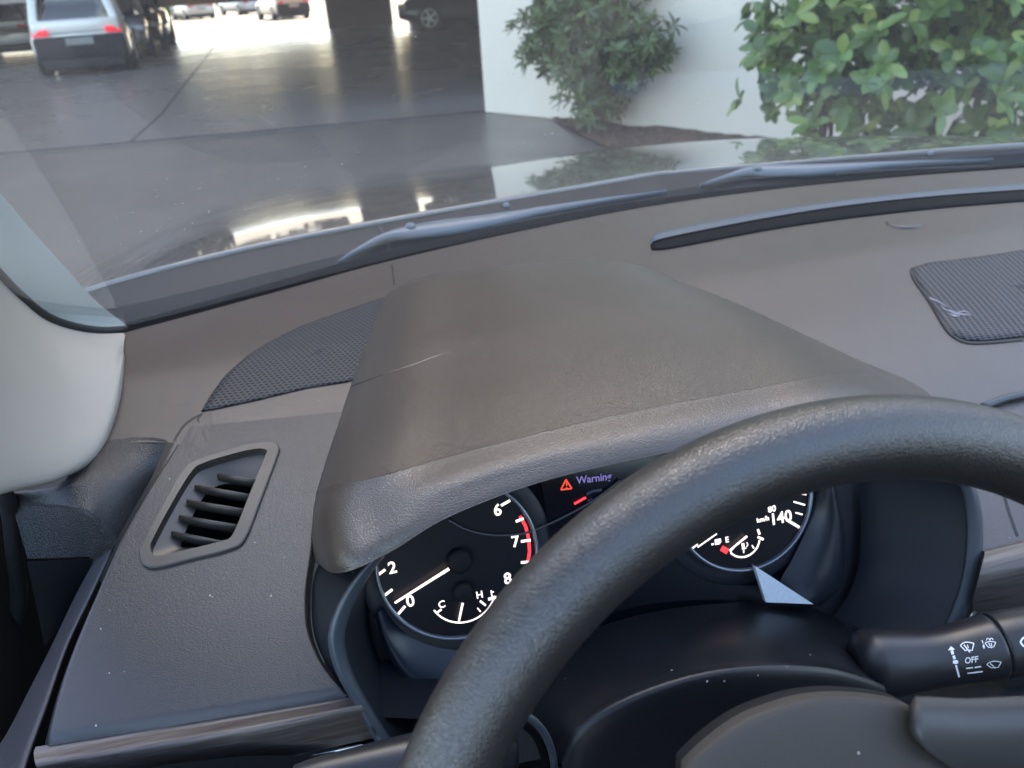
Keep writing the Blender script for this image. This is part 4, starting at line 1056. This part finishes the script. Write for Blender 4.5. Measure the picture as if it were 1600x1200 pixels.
# right-hand cheek of the lens housing
rows = [[G(*p, off=o_) for p, o_ in zip(r, (0.0, .010, .012, .004))] for r in (
   [(1268, 690), (1285, 690), (1296, 690), (1300, 690)], [(1272, 770), (1292, 765), (1303, 762), (1309, 762)], [(1262, 820), (1294, 815), (1311, 812), (1318, 812)],
   [(1240, 870), (1282, 870), (1313, 870), (1321, 870)], [(1220, 905), (1265, 912), (1303, 918), (1312, 920)], [(1215, 930), (1245, 940), (1272, 944), (1280, 948)])]
loft('lens_cheek', rows, plain('cheek_blue', (.012, .016, .024), .35), clu, 4, 4)
# left-hand lower cheek
rows = [[G(*p, off=o_) for p, o_ in zip(r, (-.003, .006, .001))] for r in (
   [(600, 950), (592, 955), (586, 960)], [(618, 975), (606, 1000), (598, 1008)], [(650, 1000), (634, 1045), (626, 1056)], [(690, 1012), (668, 1072), (662, 1084)], [(740, 1015), (720, 1082), (716, 1096)])]
loft('lens_cheek', rows, plain('cheek_blue_left', (.012, .018, .030), .35), clu, 4, 4)
# binnacle: frame round the opening and its side walls
FO = .055
Lo = [(588, 868), (562, 893), (536, 930), (518, 970), (513, 1005), (525, 1050), (555, 1105), (590, 1165), (612, 1210)]
Li = [(602, 868), (582, 893), (559, 930), (543, 972), (539, 1005), (551, 1050), (580, 1105), (618, 1165), (640, 1210)]
Ro = [(1490, 700), (1522, 756), (1534, 800), (1536, 850), (1531, 900), (1518, 945), (1500, 985), (1480, 1020)]
Ri = [(1462, 700), (1497, 756), (1508, 800), (1509, 850), (1503, 900), (1489, 945), (1470, 985), (1450, 1020)]
def frame(Ao, Ai, wall_to):
    rws = []
    for a, b_ in zip(Ao, Ai):
        m1 = (a[0]*.75+b_[0]*.25, a[1]*.75+b_[1]*.25); m2 = (a[0]*.2+b_[0]*.8, a[1]*.2+b_[1]*.8)
        rws.append([G(*a, off=FO-.022), G(*a, off=FO-.004), G(*m1, off=FO+.001), G(*m2, off=FO-.002), G(*b_, off=FO-.005), G(*b_, off=FO-.009)])
    loft('binnacle_frame', rws, M_frame, car, 4, 3)
    A = [G(*b_, off=FO-.008) for b_ in Ai]; W_ = [G(*b_, off=-.012) for b_ in wall_to]
    loft('binnacle_wall', [A, [a.lerp(b2, .5) for a, b2 in zip(A, W_)], W_], M_wall_in, car, 4, 4)
frame(Lo, Li, [(600, 850), (585, 880), (575, 910), (575, 960), (585, 1010), (610, 1060), (650, 1110), (690, 1150), (720, 1180)])
frame(Ro, Ri, [(1330, 660), (1340, 740), (1345, 790), (1345, 840), (1340, 890), (1325, 930), (1300, 965), (1270, 990)])
# filler between the lower panel and the frame
A = [H_(*p, off=-.004) for p in ((503, 862), (490, 890), (485, 925), (489, 985), (513, 1040), (549, 1083), (585, 1140))]
Bq = [G(*p, off=FO-.02) for p in ((600, 872), (578, 892), (545, 930), (521, 985), (528, 1060), (560, 1115), (600, 1180))]
ruled('cluster_side', A, Bq, M_col, dash, n=40, m=4)
# floor of the binnacle
A = [G(*p, off=.04) for p in ((560, 1120), (800, 1120), (1100, 1060), (1500, 1000))]; Bq = [G(*p, off=-.01) for p in ((600, 1030), (800, 1040), (1100, 1000), (1400, 950))]
ruled('binnacle_floor', A, Bq, M_wall_in, car, n=20, m=4)
# back plate behind everything in the binnacle
A = [G(*p, off=-.02) for p in ((590, 840), (1340, 690))]; Bq = [G(*p, off=-.02) for p in ((520, 1250), (1380, 1080))]
ruled('binnacle_back', A, Bq, M_wall_in, car, n=6, m=4, smooth=False)

# centre panel and wood at the right edge
ribbon_px('seam', T_dash, [(1566, 762), (1575, 795), (1590, 838)], 4, M_rubber, dash)
wq = [[H_(1533, 862, .001), H_(1590, 848, .001), H_(1640, 836, .001)], [H_(1536, 873, .005), H_(1592, 859, .005), H_(1642, 846, .005)], [PZ(1530, 900, -.392), PZ(1600, 884, -.392), PZ(1660, 872, -.392)], [PZ(1520, 945, -.42), PZ(1600, 930, -.42), PZ(1680, 916, -.42)], [PZ(1525, 990, -.45), PZ(1610, 975, -.45), PZ(1700, 960, -.45)]]
loft('wood_strip', wq, M_wood, dash, 4, 4, d=(0, -.5, 1))
rows = [[PZ(1500, 985, -.425), PZ(1522, 955, -.425), PZ(1545, 968, -.425)], [PZ(1495, 1010, -.44), PZ(1530, 1000, -.44), PZ(1560, 1000, -.44)]]
loft('chrome_strip', rows, M_chrome, dash, 3, 3)
rows = [[PY(1380, 1060, .40), PY(1480, 1045, .40), PY(1700, 1020, .40)], [PY(1380, 1100, .33), PY(1480, 1090, .33), PY(1720, 1060, .33)], [PY(1400, 1180, .30), PY(1500, 1160, .30), PY(1740, 1140, .30)], [PY(1400, 1300, .28), PY(1500, 1280, .28), PY(1740, 1260, .28)]]
loft('knee_pad', rows, M_black, dash, 5, 5)

# ------------------------------------------------------------------ steering column, stalks
cr_ = [
 [(800, 1040, .385), (880, 1000, .385), (945, 976, .385), (1020, 956, .385), (1100, 945, .385), (1180, 941, .385), (1250, 947, .385), (1300, 962, .38), (1345, 990, .375)],
 [(800, 1090, .35), (870, 1040, .35), (940, 1008, .35), (1020, 983, .35), (1100, 970, .35), (1190, 965, .35), (1270, 972, .35), (1320, 990, .345), (1352, 1015, .34)],
 [(830, 1150, .31), (880, 1095, .31), (950, 1052, .31), (1030, 1020, .31), (1115, 1004, .31), (1205, 1000, .31), (1285, 1008, .31), (1335, 1022, .31), (1362, 1040, .31)],
 [(862, 1172, .285), (893, 1128, .285), (950, 1092, .285), (1030, 1060, .285), (1115, 1042, .285), (1205, 1035, .285), (1290, 1040, .285), (1345, 1053, .285), (1375, 1066, .285)],
 [(878, 1195, .272), (908, 1152, .272), (962, 1112, .272), (1040, 1078, .272), (1120, 1056, .272), (1208, 1048, .272), (1295, 1053, .272), (1355, 1070, .272), (1385, 1082, .272)],
 [(890, 1290, .262), (925, 1250, .262), (980, 1215, .262), (1050, 1180, .262), (1125, 1160, .262), (1210, 1150, .262), (1300, 1155, .262), (1370, 1170, .262), (1400, 1180, .262)],
 [(890, 1420, .255), (925, 1380, .255), (980, 1340, .255), (1050, 1320, .255), (1125, 1300, .255), (1210, 1290, .255), (1300, 1295, .255), (1370, 1300, .255), (1400, 1310, .255)]]
colm = loft('column_cover', [[PY(*p) for p in r] for r in cr_], M_col, car, 5, 5, d=(0, -.5, 1))
# right stalk
def stalk(pts, y, name, m, prof=None):
    P_, Rr_ = [], []
    for (px, py, rp) in pts:
        p = PY(px, py, y(px)); P_.append(p); Rr_.append(rp*p.dot(cf)/F)
    return tube(name, P_, Rr_, m, car, seg=40, n=6)
ysr = lambda px: .300-(px-1350)*.00008
st = stalk([(1335, 1040, 30), (1352, 1037, 50), (1370, 1036, 53), (1400, 1034, 50), (1440, 1030, 45), (1480, 1024, 44), (1520, 1016, 47), (1550, 1010, 49)], ysr, 'wiper_stalk', M_stalk)
tube('stalk_gap', [PY(1546, 1011, ysr(1546)), PY(1556, 1009, ysr(1556))], 45*.33/F, M_void, st, n=1, seg=32)
s2 = stalk([(1554, 1009, 49), (1580, 1004, 50), (1620, 997, 49), (1680, 987, 44), (1740, 977, 30)], ysr, 'stalk_tip', M_stalk); s2.parent = st
tree = bvh(st)
V, Fs = [], []
def mk(pts, wv, n=14, smooth=False):
    a, b_ = strip_px(tree, pts, wv, .0002, n, smooth, len(V)); V.extend(a); Fs.extend(b_)
def zp(x, y): return (1380+x/7.2727, 960+y/7.2727)   # from the enlarged view of the print
mk([zp(770, 365), zp(775, 405)], [1, 11], 6); mk([zp(778, 410), zp(790, 455)], 4.5, 4); mk([zp(798, 468), zp(810, 508)], 4.2, 4); mk([zp(790, 540), zp(850, 540)], [4, 7, 4], 8); mk([zp(825, 575), zp(862, 712)], 3, 6)
mk([zp(875, 355), zp(910, 325), zp(960, 316), zp(1030, 330)], 1.7, 12, True); mk([zp(1030, 330), zp(1010, 410)], 1.7, 4); mk([zp(875, 355), zp(935, 415)], 1.7, 4); mk([zp(935, 415), zp(955, 400)], 1.5, 4); mk([zp(1010, 410), zp(975, 405)], 1.5, 4); mk([zp(915, 345), zp(985, 432)], 2, 4); mk([zp(955, 345), zp(968, 385)], 1.5, 4)
mk([zp(1122, 295), zp(1133, 330)], 1.6, 4); mk([zp(1138, 340), zp(1145, 390)], [1, 4, 1], 4)
mk([zp(1155, 325), zp(1190, 312), zp(1235, 308), zp(1278, 318)], 1.4, 10, True); mk([zp(1278, 318), zp(1255, 370)], 1.4, 4); mk([zp(1155, 325), zp(1195, 375)], 1.4, 4); mk([zp(1195, 375), zp(1255, 370)], 1.2, 4); mk([zp(1195, 325), zp(1232, 385)], 1.6, 4); mk([zp(1225, 325), zp(1235, 360)], 1.2, 3)
mk([zp(1170, 298), zp(1180, 275), zp(1200, 275), zp(1207, 295)], 1.2, 8, True); mk([zp(1212, 295), zp(1222, 272), zp(1240, 275), zp(1248, 292)], 1.2, 8, True)
mk([zp(940, 612), zp(1018, 603)], 2.2, 4); mk([zp(1037, 603), zp(1112, 590)], 2.2, 4); mk([zp(955, 668), zp(1128, 647)], 2, 6)
mk([zp(1175, 568), zp(1210, 542), zp(1270, 530), zp(1340, 540)], 1.3, 10, True); mk([zp(1340, 540), zp(1305, 600)], 1.3, 4); mk([zp(1175, 568), zp(1225, 605)], 1.3, 4); mk([zp(1225, 605), zp(1305, 600)], 1.1, 4); mk([zp(1215, 555), zp(1275, 612)], 1.5, 4)
tv, tf = text_tris('OFF', True); i = len(V); ok = True; tmp = []
for t in tv:
    x = 1002+t.x*88; y = 520-t.y*98-t.x*12
    tmp.append(cast(tree, *zp(x, y), .0002))
if all(t is not None for t in tmp): V += tmp; Fs += [tuple(i+k for k in f) for f in tf]
mesh_obj('stalk_symbols', V, Fs, M_print, st, smooth=False)
V, Fs = [], []; tree = bvh(s2); mk([(1594, 1003), (1600, 996), (1606, 1003), (1600, 1010), (1594, 1003)], 3, 14, True)
if len(V) > 3: mesh_obj('stalk_symbols', V, Fs, M_print, s2, smooth=False)
# left stalk and its ring
stl = stalk([(800, 1160, 40), (740, 1170, 42), (680, 1180, 40), (620, 1190, 36), (560, 1202, 33), (500, 1214, 30), (460, 1222, 24)], lambda px: .285, 'turn_signal_stalk', M_stalk)
for px in (566, 578): tube('stalk_ring', [PY(px, 1201, .285), PY(px+3, 1200.5, .285)], 34*.30/F, M_void, stl, n=1, seg=32)
def ringpx(c, rx_, ry_, y, rad, m, nm_):
    pts = [PY(c[0]+rx_*math.cos(a), c[1]+ry_*math.sin(a), y) for a in np.linspace(0, 2*math.pi, 40)]; return tube(nm_, pts, rad, m, car, seg=10, n=1, up=(0, 1, 0))
ringpx((800, 1205), 66, 92, .272, .0022, M_frame, 'stalk_collar'); ringpx((800, 1205), 55, 80, .278, .003, M_void, 'stalk_collar')

# ------------------------------------------------------------------ steering wheel
WC = Vector((.1587, .1308, -.3182)); WT = R(66.49); WR, wr_ = .1773, .0157
wa_, wb_, wn_ = Vector((1, 0, 0)), Vector((0, math.cos(WT), math.sin(WT))), Vector((0, -math.sin(WT), math.cos(WT)))
V = []; n1, n2 = 260, 40
for i in range(n1):
    a = 2*math.pi*i/n1; d = wa_*math.cos(a)+wb_*math.sin(a)
    for j in range(n2):
        b_ = 2*math.pi*j/n2; V.append(WC+d*(WR+wr_*math.cos(b_))+wn_*(wr_*1.02*math.sin(b_)))
fs = []
for i in range(n1):
    for j in range(n2): fs.append((i*n2+j, ((i+1) % n1)*n2+j, ((i+1) % n1)*n2+(j+1) % n2, i*n2+(j+1) % n2))
wheel = mesh_obj('steering_wheel', V, fs, M_rim, car)
HO = -.020
def Wp(px, py, off=HO): return PP(px, py, WC+wn_*off, wn_)
arc = [(1075, 1200), (1100, 1175), (1125, 1154), (1155, 1133), (1188, 1117), (1250, 1097), (1312, 1090), (1375, 1094), (1417, 1103), (1450, 1122), (1487, 1152), (1521, 1179), (1552, 1200)]
up_ = [Wp(*p) for p in arc]
uv = [((p-WC).dot(wa_), (p-WC).dot(wb_)) for p in up_]
vb = min(v for u, v in uv); um0, um1 = uv[0][0], uv[-1][0]
dn_ = [(um1+.012, vb-.02), (um1+.010, vb-.06), (um1-.02, vb-.10), ((um0+um1)/2, vb-.115), (um0+.02, vb-.10), (um0-.010, vb-.06), (um0-.012, vb-.02)]
q = resample(uv+dn_+[uv[0]], 121)[:-1]; cen = q.mean(0); V = []
for k, (s, zz) in enumerate(((1.0, -.006), (1.0, -.002), (.995, .0), (.97, .0012), (.9, .0032), (.75, .0065), (.5, .0095), (.25, .011), (.001, .0115))):
    for u, v in q: u2, v2 = cen[0]+(u-cen[0])*s, cen[1]+(v-cen[1])*s; V.append(WC+wa_*u2+wb_*v2+wn_*(HO+zz))
bag = mesh_obj('airbag_cover', V, grid_faces(9, 120, True), M_bag, wheel); up_normals(bag, (0, -1, 1))
# hub shell behind the cover
V = []
for s, zz in ((1.0, -.011), (1.0, -.009), (.99, -.006), (.9, -.005), (.6, -.004)):
    for u, v in q: V.append(WC+wa_*(cen[0]+(u-cen[0])*s)+wb_*(cen[1]+(v-cen[1])*s)+wn_*(HO+zz))
mesh_obj('wheel_hub', V, grid_faces(5, 120, True), M_soft, wheel)
# spokes
sp = [(1420, 1103), (1460, 1104), (1520, 1106), (1600, 1112), (1680, 1122)]
rows = [[Wp(a, b_, HO+.001) for a, b_ in sp], [Wp(a, b_+20, HO+.006) for a, b_ in sp], [Wp(a+6, b_+48, HO+.007) for a, b_ in sp], [Wp(a+60, b_+80, HO+.002) for a, b_ in sp], [Wp(a+80, b_+92, HO-.01) for a, b_ in sp]]
for k_, r_ in enumerate(rows):
    v_ = (r_[-1]-WC).dot(wb_); r_[-1] = WC+wa_*.132+wb_*((v_+(r_[-2]-WC).dot(wb_))/2)+wn_*(HO+(.004, .008, .009, .006, -.004)[k_]); r_[-2] = r_[-3].lerp(r_[-1], .5)
    r_.append(WC+wa_*.166+wb_*(.012-.010*k_)+wn_*(-.006-.002*(k_ in (0, 4))))
loft('spoke', rows, plastic('spoke_plastic', (.045, .043, .042), .4, 900, .08, dust=.5), wheel, 5, 5, thick=.006)
u_l = [(um0-.01, vb-.005), (-.10, .012), (-.162, .02)]; u_d = [(um0-.01, vb-.05), (-.10, -.035), (-.162, -.03)]
rows = [[WC+wa_*u+wb_*v+wn_*(HO-.003) for u, v in u_l], [WC+wa_*u+wb_*(v-.015)+wn_*(HO+.005) for u, v in u_l], [WC+wa_*u+wb_*(v+.01)+wn_*(HO+.004) for u, v in u_d], [WC+wa_*u+wb_*v+wn_*(HO-.003) for u, v in u_d]]
loft('spoke', rows, M_bag, wheel, 4, 4, thick=.006)
